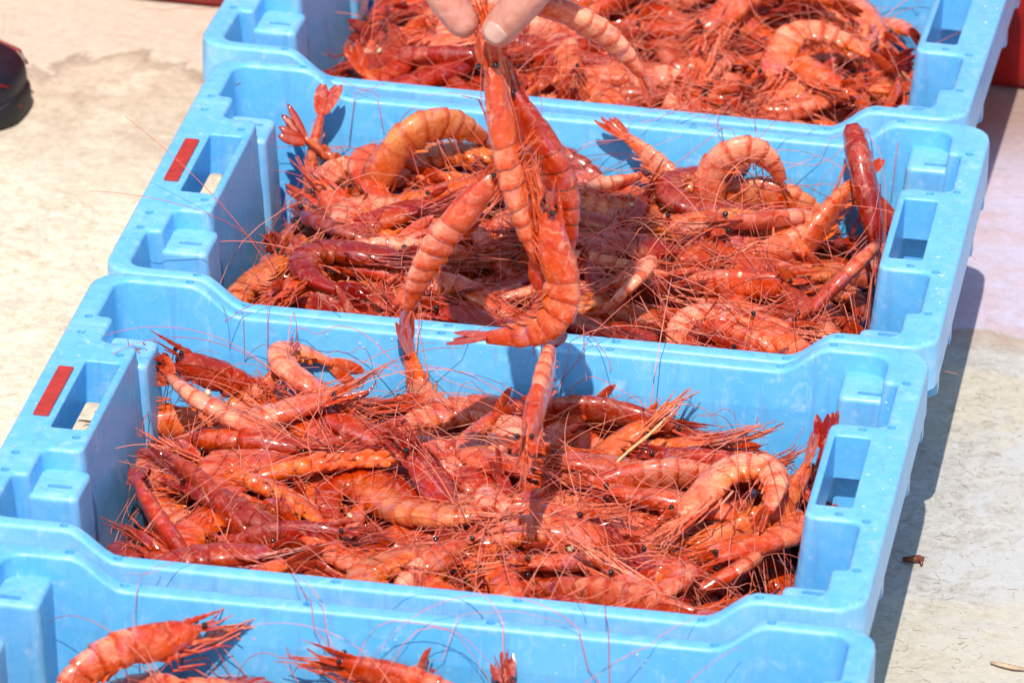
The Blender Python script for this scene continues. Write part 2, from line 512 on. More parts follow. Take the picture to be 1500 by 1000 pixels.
def build_crate_mesh():
    mb = MB()
    HX, HY = 0.248, 0.161
    outer = round_poly([(-HX, -HY, .020), (HX, -HY, .020), (HX, HY, .020), (-HX, HY, .020)])
    yi = 0.1505
    cav_pts = [(-.2335, -yi, .010), (.2245, -.1485, .011), (.2245, -.1140, .0035), (.2330, -.1140, .003), (.2330, -.0585, .006),
               (.2015, -.0585, .007), (.2015, .0585, .007), (.2330, .0585, .006), (.2330, .1140, .003), (.2245, .1140, .0035), (.2245, .1485, .011),
               (-.2335, yi, .010), (-.2335, .1015, .003), (-.2240, .1015, .0035), (-.2240, .0690, .006), (-.2015, .0690, .007),
               (-.2015, -.0690, .007), (-.2240, -.0690, .006), (-.2240, -.1015, .0035), (-.2335, -.1015, .003)]
    cav = round_poly(cav_pts, 0.005)
    r = 0.0026
    s45 = 0.7071
    # outer fillet and skirt
    o_in = offset_loop(outer, r)
    o_m = offset_loop(outer, r * (1 - s45))
    rings = [lift(o_in), lift(o_m, -r * (1 - s45)), lift(outer, -r), lift(outer, z=-0.031), lift(offset_loop(outer, .0028), z=-0.0313), lift(offset_loop(outer, .0030), -0.0045)]
    mb.rings(rings, cap=False)
    # cavity fillet and inner walls
    c_out = offset_loop(cav, -r)
    c_m = offset_loop(cav, -r * (1 - s45))
    def sc(lp, k):
        return [Vector((p.x * (1 - .050 * k), p.y * (1 - .066 * k))) for p in lp]
    zb = -0.122
    def wall(k, extra=0.0):
        return [(p.x * (1 - .050 * k - extra), p.y * (1 - .066 * k - extra), 0) for p in cav]
    rr = [lift(c_out), lift(c_m, -r * (1 - s45)), lift(cav, -r)]
    for zz, ex in ((-.040, 0.0), (-.0408, .0028), (zb + .010, .0028)):
        k = zz / zb
        rr.append([(x, y, zz) for x, y, _ in wall(k, ex)])
    rr.append([(x * .975, y * .97, zb) for x, y, _ in wall(1, .0028)])
    mb.rings(rr, cap=False)
    bl = rr[-1]
    mb.add(bl, [tuple(range(len(bl)))])
    # outer face of the tub and the foot
    tub0 = offset_loop(cav, -.0032)
    ro = [lift(tub0, -.0045)]
    for zz in (-.04, -.09, GROUND_Z + .002):
        k = zz / zb
        ro.append([(p.x * (1 - .046 * k), p.y * (1 - .059 * k), zz) for p in tub0])
    ro.append([(x * .985, y * .98, GROUND_Z) for x, y, _ in ro[-1]])
    mb.rings(ro, cap=False)
    mb.add(ro[-1], [tuple(reversed(range(len(ro[-1]))))])
    # handle holes
    holes = []
    for s in (-1, 1):
        x0, x1 = sorted((s * .2062, s * .2262))
        hl = round_poly([(x0, -.0425, .002), (x1, -.0425, .002), (x1, .0425, .002), (x0, .0425, .002)], 0.02)
        ho = offset_loop(hl, -.0014); hm = offset_loop(hl, -.0004)
        mb.rings([lift(ho), lift(hm, -.0004), lift(hl, -.0014), [(p.x, p.y, -.027) for p in hl]], cap=False)
        holes.append((ho, hl))
    # small round moulding marks
    marks = []
    for (x, y) in ((-.1907, .1556), (.1908, .1556), (-.161, .1556), (.1605, .1556), (-.04, .1556), (.06, .1556), (-.238, .0986), (-.2374, .0776), (-.2089, .0528),
                   (.238, .1147), (.2363, .0577), (.2205, .0521)):
        for s in (1, -1):
            cl = circle(x, s * y, .0026)
            zt = [(p.x, p.y, zrim(p)) for p in cl]
            zbm = [(x + (p.x - x) * .8, s * y + (p.y - s * y) * .8, zrim(p) - .0045) for p in cl]
            mb.rings([zt, zbm], cap=False)
            mb.add(zbm, [tuple(range(len(zbm)))])
            marks.append(cl)
    # top sheet and underside sheet
    cdt_sheet(mb, o_in, [c_out] + [h[0] for h in holes] + marks, zrim)
    cdt_sheet(mb, offset_loop(outer, .0030), [tub0] + [h[1] for h in holes], lambda p: zrim(p) - .0045)
    # stacking seats
    def seat(x0, x1, y0, y1, slot):
        x0, x1 = sorted((x0, x1)); y0, y1 = sorted((y0, y1))
        zt = -.0125
        lp = round_poly([(x0, y0, .005), (x1, y0, .005), (x1, y1, .005), (x0, y1, .005)], .01)
        f = .0035
        lin = offset_loop(lp, f)
        rg = [[(p.x, p.y, zt) for p in lin], [(p.x, p.y, zt - f * .3) for p in offset_loop(lp, f * .3)], [(p.x, p.y, zt - f) for p in lp]]
        sgn = -1 if x0 > 0 else 1
        rg.append([(p.x + sgn * .008, p.y, zb + .001) for p in lp])
        mb.rings(rg, cap=False)
        cx, cy = slot
        sl = round_poly([(cx - .007, cy - .002, .0019), (cx + .007, cy - .002, .0019), (cx + .007, cy + .002, .0019), (cx - .007, cy + .002, .0019)], .01)
        mb.rings([[(p.x, p.y, zt) for p in sl], [(p.x, p.y, zt - .006) for p in sl]], cap=False)
        mb.add([(p.x, p.y, zt - .006) for p in sl], [tuple(range(len(sl)))])
        cdt_sheet(mb, lin, [sl], lambda p: zt)
    for s in (1, -1):
        seat(-.2265, -.1965, s * .066, s * .1020, (-.2095, s * .089))
        seat(.2270, .1985, s * .1145, s * .1525, (.2165, s * .122))
    # ribs under the end skirts
    for sx in (-1, 1):
        for y in (-.13, -.062, .062, .13):
            x0, x1 = sorted((sx * .2405, sx * .2476))
            mb.add([(x0, y - .004, -.046), (x1, y - .004, -.042), (x1, y + .004, -.042), (x0, y + .004, -.046),
                    (x0, y - .004, -.029), (x1, y - .004, -.029), (x1, y + .004, -.029), (x0, y + .004, -.029)],
                   [(3, 2, 1, 0), (4, 5, 6, 7), (0, 1, 5, 4), (1, 2, 6, 5), (2, 3, 7, 6), (3, 0, 4, 7)])
    me = mb.mesh('crate_shell', [M_CRATE], sharp=None)
    bm = bmesh.new(); bm.from_mesh(me)
    bmesh.ops.remove_doubles(bm, verts=bm.verts, dist=2e-5)
    bmesh.ops.recalc_face_normals(bm, faces=bm.faces)
    for f in bm.faces: f.smooth = True
    bm.to_mesh(me); bm.free()
    me.set_sharp_from_angle(angle=R_(50))
    return me

crate_me = build_crate_mesh()
lb = MB()
lp = round_poly([(-.2392, -.0315, .001), (-.2302, -.0315, .001), (-.2302, .0300, .001), (-.2392, .0300, .001)], .05)
lb.rings([[(p.x, p.y, .0002) for p in lp], [(p.x, p.y, .0013) for p in lp], [(p.x, p.y, .0016) for p in offset_loop(lp, .0005)]], cap=True)
label_me = lb.mesh('label_plate', [M_LABEL], smooth=False)

CRATES = {'A': (.0113, -.3389, .0071), 'B': (0, 0, 0), 'C': (.0016, .3222, .0025), 'D': (-.0124, .6536, -.0235)}
CLABEL = {'A': 'light blue plastic crate cut off by the bottom edge, nearest of the row',
          'B': 'light blue plastic crate of shrimp, second nearest, under the hanging bunch',
          'C': 'light blue plastic crate of shrimp, third from the front, with red label',
          'D': 'light blue plastic crate of shrimp farthest back, below the hand'}
CM = {}
for k in 'ABCD':
    x, y, th = CRATES[k]
    root = empty('fish_crate', (x, y, 0))
    root.rotation_euler.z = th + (math.pi if k == 'A' else 0)
    tag(root, CLABEL[k], 'crate', 'blue shrimp crates in a row')
    o = mesh_obj('shell', crate_me, root)
    wnm = o.modifiers.new('wn', 'WEIGHTED_NORMAL'); wnm.keep_sharp = True
    mesh_obj('label_plate', label_me, root)
    CM[k] = Matrix.Translation((x, y, 0)) @ Matrix.Rotation(th, 4, 'Z')

# ------------------------------------------------------------------ shrimp
L_CAR, SEG = 0.048, [.0125, .0125, .0135, .0115, .0115, .0190]
S_END = L_CAR + sum(SEG)

def centreline(bends, tail_bend):
    ds = 0.0005
    s = np.arange(-0.09, S_END + 0.05, ds)
    a = np.zeros_like(s)
    s0 = L_CAR
    for L, b in zip(SEG, bends):
        a += R_(b) * np.clip((s - s0 + .003) / (L * .8), 0, 1)
        s0 += L
    a += R_(tail_bend) * np.clip((s - S_END + .001) / .003, 0, 1)
    dx, dz = -np.cos(a), -np.sin(a)
    px = np.concatenate([[0], np.cumsum(dx * ds)[:-1]]); pz = np.concatenate([[0], np.cumsum(dz * ds)[:-1]])
    i0 = np.argmin(abs(s - .03))
    px -= px[i0]; pz -= pz[i0]
    return s, px, pz, a

class Shrimp:
    def __init__(self, seed, bends, tail_bend=0.0, lat=0.0, spread=1.0, legs='forward'):
        rg = random.Random(seed)
        self.s, self.px, self.pz, self.a = centreline(bends, tail_bend)
        self.lat = lat
        body = MB()
        P = self.map
        # --- outline tables
        cs = [0.0, .005, .012, .022, .032, .041, .048]
        hd = [0.00313, 0.00570, 0.00828, 0.01049, 0.01159, 0.01196, 0.01159]
        hv = [-0.00386, -0.00782, -0.01122, -0.01316, -0.01380, -0.01343, -0.01178]
        ww = [0.00270, 0.00468, 0.00630, 0.00747, 0.00810, 0.00810, 0.00774]
        ab_s = [.048, .065, .085, .105, .118, S_END]
        ab_d = [0.01152, 0.01170, 0.01062, 0.00846, 0.00666, 0.00450]
        ab_v = [-0.01152, -0.01170, -0.01008, -0.00756, -0.00558, -0.00378]
        ab_w = [0.00757, 0.00766, 0.00678, 0.00528, 0.00422, 0.00299]
        rings, cols = [], []
        NR = 18
        fat = rg.uniform(.80, 1.02)
        def ring(s, d, v, w, pw, colf):
            rr = []
            for j in range(NR):
                th = 2 * math.pi * j / NR
                c_, s_ = math.cos(th), math.sin(th)
                y = w * math.copysign(abs(s_) ** pw, s_)
                h = (d + v) / 2 + (d - v) / 2 * math.copysign(abs(c_) ** .85, c_)
                wv = 1 + .045 * math.sin(9 * th + seed) * math.sin(s * 300 + seed) + .03 * math.sin(3 * th + s * 170 + seed * 2.3)
                rr.append(P(s, y * wv * fat, h * wv))
                cols.append(colf(th, c_))
            rings.append(rr)
        for i in range(13):
            s = L_CAR * (i / 12.0)
            f = i / 12.0
            def cf(th, c_, f=f):
                pale = .22 + .30 * max(0, f - .35) * (1 - abs(c_)) + rg.uniform(-.08, .08)
                deep = .30 * max(0, c_) * (1 - f) + .55 * max(0, c_ - .35) * math.sin(math.pi * f) + rg.uniform(0, .12) + (0.35 if f > .97 else 0) + (.28 if abs(f - .46 - .12 * c_) < .045 else 0)
                return (pale, deep, .55 * max(0, -c_ + .2) * f)
            gr = 1 - .05 * math.exp(-((f - .48) / .05) ** 2)
            ring(s, np.interp(s, cs, hd) * gr, np.interp(s, cs, hv), np.interp(s, cs, ww) * gr, .9, cf)
        s0 = L_CAR
        for k, Ls in enumerate(SEG):
            for t, fac in ((0.0, .90), (.10, .945), (.35, 1.0), (.65, 1.035), (.88, 1.065), (.985, 1.06)):
                s = s0 + Ls * t
                if k == 5: fac = 1 + (fac - 1) * .6
                pleura = 1.0 + (.26 * math.sin(math.pi * min(1, t * 1.05)) ** .7 - .06 if k < 5 else 0)
                def cf(th, c_, t=t, k=k):
                    band = 1 if t > .75 else 0
                    pale = (.70 if k < 5 else .35) * (1 - .70 * band) * (.55 + .45 * max(0, c_ + .4)) + rg.uniform(-.1, .1)
                    deep = .22 * band + (.25 if t == 0 else 0) + rg.uniform(0, .1)
                    return (max(0, pale), deep, .5 * max(0, -c_ + .1))
                ring(s, np.interp(s, ab_s, ab_d) * fac, np.interp(s, ab_s, ab_v) * pleura, np.interp(s, ab_s, ab_w) * fac, .75, cf)
            s0 += Ls
        body.rings(rings, 0, cols)
        # --- rostrum
        rl = rg.uniform(.016, .034)
        rr = []
        for i in range(11):
            t = i / 10
            s = .010 - t * (rl + .010)
            hh = .0062 + .0012 * math.sin(t * 2.5) + t * t * .003
            th_ = (.0022 * (1 - t) + .0003) * (1.35 if i % 2 and i < 8 else .85)
            w_ = .0013 * (1 - t) + .0002
            rr.append([P(s, 0, hh + th_), P(s, w_, hh), P(s, 0, hh - th_), P(s, -w_, hh)])
        body.rings(rr, 0, (.10, .45, .1))
        # --- antennal scales (flat blades beside the rostrum)
        for sd in (-1, 1):
            self.blade(body, .002, sd * .0032, .0005, R_(180 + sd * rg.uniform(4, 16)), R_(rg.uniform(-6, 14)), rg.uniform(.018, .023), .0034, (.12, .55, .15), fwd=True)
        # --- antennules
        for sd in (-1, 1):
            self.tube(body, [(-.001, sd * .0016, .002), (-.012, sd * .003, .003), (-.022, sd * (.004 + rg.uniform(0, .004)), .004 + rg.uniform(-.003, .006))], .0011, .0004, (.25, .15, .1))
        # --- walking legs swept forward below the head
        for i in range(5):
            for sd in (-1, 1):
                sb = .012 + i * .0062
                l1 = rg.uniform(.016, .024); l2 = rg.uniform(.016, .026); l3 = rg.uniform(.006, .012)
                if rg.random() < (.4 if legs == 'down' else .12):
                    d1 = rg.uniform(-.3, .6)
                    pts = [(sb, sd * .003, -.0100), (sb - d1 * .014, sd * rg.uniform(.004, .010), -.010 - l1 * .6),
                           (sb - d1 * .014 - l2 * .7, sd * rg.uniform(.003, .012), -.010 - l1 * .6 - l2 * rg.uniform(.0, .4)),
                           (sb - d1 * .014 - l2 * .7 - l3, sd * rg.uniform(.003, .012), -.010 - l1 * .6 - l2 * .4)]
                else:
                    y1 = sd * rg.uniform(.001, .0052); h1 = rg.uniform(-.0155, -.0085)
                    y2 = y1 + rg.gauss(0, .0014); h2 = h1 + rg.uniform(-.002, .0055)
                    pts = [(sb, sd * .0034, -.0100), (sb - l1 * .5, y1, h1 - .0008), (sb - l1, y1 * .9, h1), (sb - l1 - l2 * .5, y2, (h1 + h2) / 2 + rg.gauss(0, .0012)), (sb - l1 - l2, y2 * 1.1, h2),
                           (sb - l1 - l2 - l3 * .6, y2 + rg.gauss(0, .002), h2 + rg.gauss(.0005, .002)), (sb - l1 - l2 - l3, y2 + rg.gauss(0, .003), h2 + rg.gauss(-.001, .003))]
                self.tube(body, pts, rg.uniform(.0009, .0014), .00035, (rg.uniform(.1, .6), rg.uniform(0, .35), rg.uniform(0, .15)))
        # --- bundle of slim mouth-part and leg tips running forward together
        bh = rg.uniform(-.009, -.003); by = rg.uniform(-.004, .004)
        for i in range(9):
            sd = 1 if i % 2 else -1
            Lf = rg.uniform(.028, .052); yo = sd * rg.uniform(.0004, .0026); ho = rg.uniform(-.0025, .0025)
            pts = [(.010 + rg.uniform(-.004, .008), sd * rg.uniform(.001, .004), -.0075), (-.006, yo * 1.1, -.0075 + ho * .6), (-Lf * .35, yo, bh * .7 + ho), (-Lf * .7, yo * .8 + by * .5, bh + ho * .8), (-Lf, yo * 1.4 + by, bh + ho * 1.3 + rg.gauss(0, .0015))]
            self.tube(body, pts, rg.uniform(.0008, .0012), .00030, (rg.uniform(.1, .7), rg.uniform(0, .35), rg.uniform(0, .15)))
        for sd in (-1, 1):   # maxillipeds
            y1 = sd * rg.uniform(.001, .004)
            self.tube(body, [(.008, sd * .002, -.006), (-.012, y1, -.008), (-.030, y1 * 1.4, -.005 + rg.uniform(-.004, .004))], .0015, .0006, (.3, .1, .3))
        # --- swimmerets
        s0 = L_CAR
        for k in range(5):
            for sd in (-1, 1):
                s = s0 + SEG[k] * .5
                v = float(np.interp(s, ab_s, ab_v))
                Lp = (.018 - .002 * k) * rg.uniform(.85, 1.1)
                ang = R_(rg.uniform(-38, -8))
                self.blade(body, s, sd * .0028, v * .75, R_(sd * rg.uniform(-8, 14)), ang, Lp, .0026, (rg.uniform(.15, .6), .05, .55), fwd=False)
            s0 += SEG[k]
        self.body = body.mesh('shrimp_body', [M_SHRIMP], attr='tint', sharp=60)
        # --- tail fan
        tf = MB()
        self.blade(tf, S_END - .002, 0, .0012, 0, R_(4), .021, .0028, (.15, .45, .1), fwd=False, taper=True)
        for sd in (-1, 1):
            self.blade(tf, S_END - .002, sd * .0018, .0002, R_(sd * spread * rg.uniform(3, 7)), R_(rg.uniform(-3, 7)), .026, .0046, (.10, .65, .1), fwd=False, tip=True)
            self.blade(tf, S_END - .002, sd * .0024, -.0008, R_(sd * spread * rg.uniform(8, 17)), R_(rg.uniform(-6, 4)), .027, .0052, (.12, .60, .1), fwd=False, tip=True)
        self.tail = tf.mesh('shrimp_tail_fan', [M_SHRIMP], attr='tint', sharp=70)
        # --- eyes
        self.eye_pos = [Vector(P(-.0015, sd * .0056, .0042)) for sd in (-1, 1)]
        self.head = Vector(P(-.004, 0, 0)); self.fwd = Vector((1, 0, 0))
        self.nose = Vector(P(-.015, 0, 0)); self.tailp = Vector(P(S_END + .02, 0, 0))
        # --- collision spheres
        ss = np.linspace(-.006, S_END + .012, 15)
        self.sph = np.array([list(P(s, 0, 0)) for s in ss])
        self.rad = np.array([max(.003, .5 * (np.interp(s, cs + ab_s[1:], hd + ab_d[1:]) - np.interp(s, cs + ab_s[1:], hv + ab_v[1:])) * .82) if -.001 < s < S_END else .003 for s in ss])

    def map(self, s, y, h):
        i = (s - self.s[0]) / 0.0005
        i = max(0, min(len(self.s) - 2, i)); k = int(i); f = i - k
        x = self.px[k] * (1 - f) + self.px[k + 1] * f
        z = self.pz[k] * (1 - f) + self.pz[k + 1] * f
        a = self.a[k] * (1 - f) + self.a[k + 1] * f
        yl = y + self.lat * (s - .03) * abs(s - .03)
        return (float(x - math.sin(a) * h), float(yl), float(z + math.cos(a) * h))

    def tube(self, mb, pts, r0, r1, col):
        n = 5
        # densify
        P = []
        for i in range(len(pts) - 1):
            for t in (0, .5):
                P.append([pts[i][k] * (1 - t) + pts[i + 1][k] * t for k in range(3)])
        P.append(list(pts[-1]))
        rings = []
        m = len(P)
        for i, (s, y, h) in enumerate(P):
            r = r0 + (r1 - r0) * i / (m - 1)
            a = P[max(0, i - 1)]; b = P[min(m - 1, i + 1)]
            d = Vector((-(b[0] - a[0]), b[1] - a[1], b[2] - a[2]))
            d = d.normalized() if d.length > 1e-9 else Vector((1, 0, 0))
            u = d.orthogonal().normalized(); w = d.cross(u)
            ring = []
            for j in range(n):
                o = (u * math.cos(2 * math.pi * j / n) + w * math.sin(2 * math.pi * j / n)) * r
                ring.append(self.map(s - o.x, y + o.y, h + o.z))
            rings.append(ring)
        mb.rings(rings, 0, col)

    def blade(self, mb, s, y, h, yaw, pitch, L, W, col, fwd=False, taper=False, tip=False):
        """thin lens-shaped blade; runs towards the tail (or the head when fwd)"""
        n = 6
        top, bot, cols = [], [], []
        cy, sy = math.cos(yaw), math.sin(yaw)
        cp, sp_ = math.cos(pitch), math.sin(pitch)
        for i in range(n + 1):
            t = i / n
            if taper: w = W * (1 - t * .85)
            else: w = W * (math.sin(math.pi * min(1, t * .80 + .13)) ** .7)
            if i == n: w *= .45
            for j, q in enumerate((-1, -.4, .4, 1)):
                lx = L * t * cp; ly = q * w; lz = L * t * sp_
                th = .0007 * (1 - abs(q)) + .00018
                X = lx * abs(cy) if fwd else lx * cy
                X = -X if fwd else X
                Yv = lx * sy * (-1 if fwd else 1) + ly
                top.append(self.map(s + X, y + Yv, h + lz + th))
                bot.append(self.map(s + X, y + Yv, h + lz - th))
                d = col[1] * (0.35 + .65 * t) if tip else col[1]
                cols.append((col[0] * (1.6 - t) if tip else col[0], d, col[2]))
        fs = []
        nv = len(top)
        for i in range(n):
            for j in range(3):
                a = i * 4 + j
                fs.append((a, a + 1, a + 5, a + 4))
                fs.append((nv + a, nv + a + 4, nv + a + 5, nv + a + 1))
            a = i * 4
            fs.append((a, a + 4, nv + a + 4, nv + a))
            fs.append((a + 3, nv + a + 3, nv + a + 7, a + 7))
        fs.append((n * 4, n * 4 + 1, n * 4 + 2, n * 4 + 3, nv + n * 4 + 3, nv + n * 4 + 2, nv + n * 4 + 1, nv + n * 4))
        mb.add(top + bot, fs, 0, cols + cols)

VAR = {
    'straight': [Shrimp(11, [3, 4, 4, 3, 3, 2], 0), Shrimp(12, [5, 6, 8, 6, 4, 3], 5, 1.2), Shrimp(13, [2, 3, 6, 8, 5, 0], -6, -1.5, 1.5), Shrimp(14, [-2, 2, 8, 10, 8, 5], 10, 2.0, .6), Shrimp(15, [6, 2, -3, 4, 9, 6], -4, -2.4, 1.9)],
    'bent': [Shrimp(21, [8, 10, 14, 10, 8, 4], 0, .8), Shrimp(22, [10, 14, 16, 12, 6, 0], 8, -1.0, .8), Shrimp(23, [5, 8, 20, 16, 8, 4], -8, 0, 1.3, 'down'), Shrimp(24, [2, 4, 26, 20, 4, 2], 12, 2.2, .5), Shrimp(25, [16, 16, 8, 4, 4, 2], -14, -2.0, 1.8)],
    'curved': [Shrimp(31, [14, 18, 24, 20, 12, 6], 0, .5), Shrimp(32, [18, 22, 26, 16, 10, 4], 6, -.8, .7), Shrimp(33, [10, 20, 30, 24, 14, 6], 0, 0, 1.2, 'down'), Shrimp(34, [6, 10, 34, 34, 16, 4], 10, 1.8, 1.6), Shrimp(35, [26, 26, 18, 10, 8, 4], -10, -1.8, .5)],
    'curled': [Shrimp(41, [22, 28, 34, 30, 24, 12], 0), Shrimp(42, [26, 32, 36, 30, 20, 16], 8, .8, .7), Shrimp(43, [18, 30, 40, 34, 30, 10], 0, -.6), Shrimp(44, [10, 30, 46, 40, 26, 8], 14, 1.5, 1.5)],
}
EYE_ME = None
def eye_mesh():
    mb = MB()
    rings = []
    for i in range(7):
        ph = math.pi * (i / 6.0)
        r = max(1e-4, math.sin(ph)) * .0021
        rings.append([(r * math.cos(2 * math.pi * j / 8), r * math.sin(2 * math.pi * j / 8), .0021 * math.cos(ph)) for j in range(8)])
    mb.rings(rings)
    return mb.mesh('shrimp_eye', [M_EYE])
EYE_ME = eye_mesh()

TINTS = {'pale pink': lambda: (random.uniform(1.3, 2.0), random.uniform(0, .3), random.uniform(.95, 1.08), random.uniform(0, .25)),
         'amber': lambda: (random.uniform(.8, 1.2), random.uniform(0, .3), random.uniform(.80, .95), random.uniform(.6, .95)),
         'orange red': lambda: (random.uniform(.45, .9), random.uniform(0, .5), random.uniform(.82, 1.0), random.uniform(0, .25)),
         'deep red': lambda: (random.uniform(.10, .35), random.uniform(.5, 1.0), random.uniform(.55, .82), 0.0)}

def antenna_mesh(pts, r0, r1):
    """pts: list of Vector; three-sided tapered tube"""
    mb = MB()
    rings = []
    m = len(pts)
    for i, p in enumerate(pts):
        d = (pts[min(m - 1, i + 1)] - pts[max(0, i - 1)])
        d = d.normalized() if d.length > 1e-9 else Vector((1, 0, 0))
        u = d.orthogonal().normalized(); w = d.cross(u)
        r = r0 + (r1 - r0) * i / (m - 1)
        rings.append([tuple(p + (u * math.cos(2.0944 * j) + w * math.sin(2.0944 * j)) * r) for j in range(3)])
    mb.rings(rings)
    return mb.mesh('antenna', [M_ANT])

SHRIMP_COUNT = 0
def place_shrimp(sh, M, tint, label, group, antennae=()):
    """M: 4x4 world matrix (with scale); antennae: lists of world points"""
    global SHRIMP_COUNT
    SHRIMP_COUNT += 1
    root = empty('red_shrimp')
    root.matrix_world = M
    tag(root, label, 'shrimp', group)
    for nm, me in (('body', sh.body), ('tail_fan', sh.tail)):
        o = mesh_obj(nm, me, root); o.color = tint
    for p in sh.eye_pos:
        e = mesh_obj('eye', EYE_ME, root); e.location = p
    Mi = M.inverted()
    for pts in antennae:
        mesh_obj('antenna', antenna_mesh([Mi @ p for p in pts], .00036 / M.median_scale, .00016 / M.median_scale), root)
    return root

# ------------------------------------------------------------------ heaps
GX, GY, GS = 110, 84, 0.004
class Heap:
    def __init__(self, floor):
        self.H = np.full((GX, GY), floor)
        xs = (np.arange(GX) - GX / 2 + .5) * GS; ys = (np.arange(GY) - GY / 2 + .5) * GS
        self.X, self.Y = np.meshgrid(xs, ys, indexing='ij')
    def idx(self, x, y):
        i = np.clip((x / GS + GX / 2).astype(int), 0, GX - 1); j = np.clip((y / GS + GY / 2).astype(int), 0, GY - 1)
        return i, j
    def h(self, x, y):
        i, j = self.idx(np.array([x]), np.array([y])); return float(self.H[i[0], j[0]])
    def rest(self, pts, rad, pen=.35):
        i, j = self.idx(pts[:, 0], pts[:, 1])
        need = self.H[i, j] + rad * (1 - pen) - pts[:, 2]
        need = np.sort(need)
        return need[-3]          # lets the soft body sag a little
    def stamp(self, pts, rad):
        # between samples too
        P = np.concatenate([pts, (pts[1:] + pts[:-1]) / 2]); Rr = np.concatenate([rad, (rad[1:] + rad[:-1]) / 2])
        for p, r in zip(P, Rr):
            d2 = (self.X - p[0]) ** 2 + (self.Y - p[1]) ** 2
            m = d2 < r * r
            self.H[m] = np.maximum(self.H[m], p[2] + np.sqrt(r * r - d2[m]) * .9)

def rot3(yaw, pitch, roll):
    return np.array(Matrix.Rotation(yaw, 3, 'Z') @ Matrix.Rotation(pitch, 3, 'Y') @ Matrix.Rotation(roll, 3, 'X'))

def inside(pts, rad):
    fw = pts[0] + (pts[0] - pts[1]) / max(1e-6, np.linalg.norm(pts[0] - pts[1])) * .040
    if abs(fw[0]) > .197 or abs(fw[1]) > .149: return False
    return (np.abs(pts[:, 0]) + rad * .55 < .192).all() and (np.abs(pts[:, 1]) + rad * .55 < .1455).all()

def fill(heap, n, target):
    """returns list of (variant kind, Shrimp, local 4x4, spheres, radii)"""
    out = []
    for it in range(n):
        if np.mean(heap.H[14:-14, 8:-8]) > target: break
        best = None
        for tr in range(11):
            kind = random.choices(['straight', 'bent', 'curved', 'curled'], [.34, .30, .24, .12])[0]
            sh = random.choice(VAR[kind])
            sc = random.uniform(.68, .92)
            yaw = (random.gauss(0, R_(34)) if random.random() < .78 else random.uniform(-math.pi, math.pi)) + (math.pi if random.random() < .5 else 0)
            u = random.random()
            if kind in ('curved', 'curled') or u < .62:
                roll = random.choice((-1, 1)) * R_(random.gauss(88, 14))
            elif u < .88: roll = R_(random.gauss(0, 28))
            else: roll = R_(180 + random.gauss(0, 30))
            x = random.uniform(-.175, .175); y = random.uniform(-.135, .135)
            for pitch in (0, -.16, .16, -.32, .32):
                Rm = rot3(yaw, pitch, roll)
                pts = (sh.sph * sc) @ Rm.T
                pts = pts - pts.mean(0) + np.array([x, y, 0])
                if not inside(pts, sh.rad * sc): continue
                dz = heap.rest(pts, sh.rad * sc)
                score = float((pts[:, 2] + dz).mean()) + .004 * abs(pitch)
                if best is None or score < best[0]:
                    cen = ((sh.sph * sc) @ Rm.T).mean(0)
                    loc = np.array([x, y, dz]) - np.array([cen[0], cen[1], cen[2]])
                    p2 = pts.copy(); p2[:, 2] += dz
                    # pts were recentred in z as well: put that back
                    best = (score, kind, sh, sc, Rm, loc, p2)
        if best is None: continue
        _, kind, sh, sc, Rm, loc, p2 = best
        heap.stamp(p2, sh.rad * sc)
        M = Matrix.Translation(Vector(loc)) @ Matrix([list(r) for r in Rm]).to_4x4() @ Matrix.Scale(sc, 4)
        out.append((kind, sh, M, p2, sh.rad * sc))
    return out

def free_antenna(head, d, CMk, length):
    """a stiff whip that stands clear of the heap in a long shallow arc"""
    n = 22
    a = math.atan2(d.y, d.x) + random.gauss(0, .7)
    el = R_(random.uniform(15, 70)); de = random.uniform(-.6, -3.2); da = random.gauss(0, 1.2)
    p = head.copy(); pts = []; st = length / n
    for i in range(n + 1):
        pts.append(CMk @ p)
        t = i / n
        e = el + de * t; aa = a + da * t
        q = p + Vector((math.cos(aa) * math.cos(e), math.sin(aa) * math.cos(e), math.sin(e))) * st
        lim = -.050 if abs(q.y) < .146 else -.012
        if q.z < lim: q.z = lim + random.uniform(0, .002)
        p = q
    return pts

def lay_antenna(head, d, heap, CMk, length, up, wob):
    """curve from the head; local crate coordinates; drapes on the heap, or arcs up"""
    n = 26
    pts = []
    p = head.copy(); a = math.atan2(d.y, d.x)
    z = head.z
    curv = random.gauss(0, wob); step = length / n
    lift_ = up
    for i in range(n + 1):
        pts.append(CMk @ Vector((p.x, p.y, z)))
        t = i / n
        a += curv * step * 14 + random.gauss(0, .035)
        if random.random() < .10: curv = random.gauss(0, wob)
        p = p + Vector((math.cos(a), math.sin(a), 0)) * step
        if abs(p.x) > .190 or abs(p.y) > .146:
            a += .5 * (1 if random.random() < .5 else -1)
            p.x = max(-.195, min(.195, p.x)); p.y = max(-.150, min(.150, p.y))
        hz = heap.h(p.x, p.y) + .0015
        zt = hz + lift_ * math.sin(math.pi * min(1, t * 1.05)) ** 1.2
        z = z * .55 + zt * .45
        z = max(z, hz)
    # smooth
    for _ in range(2):
        q = [pts[0]] + [(pts[i - 1] + pts[i] * 2 + pts[i + 1]) / 4 for i in range(1, n)] + [pts[-1]]
        pts = q
    return pts

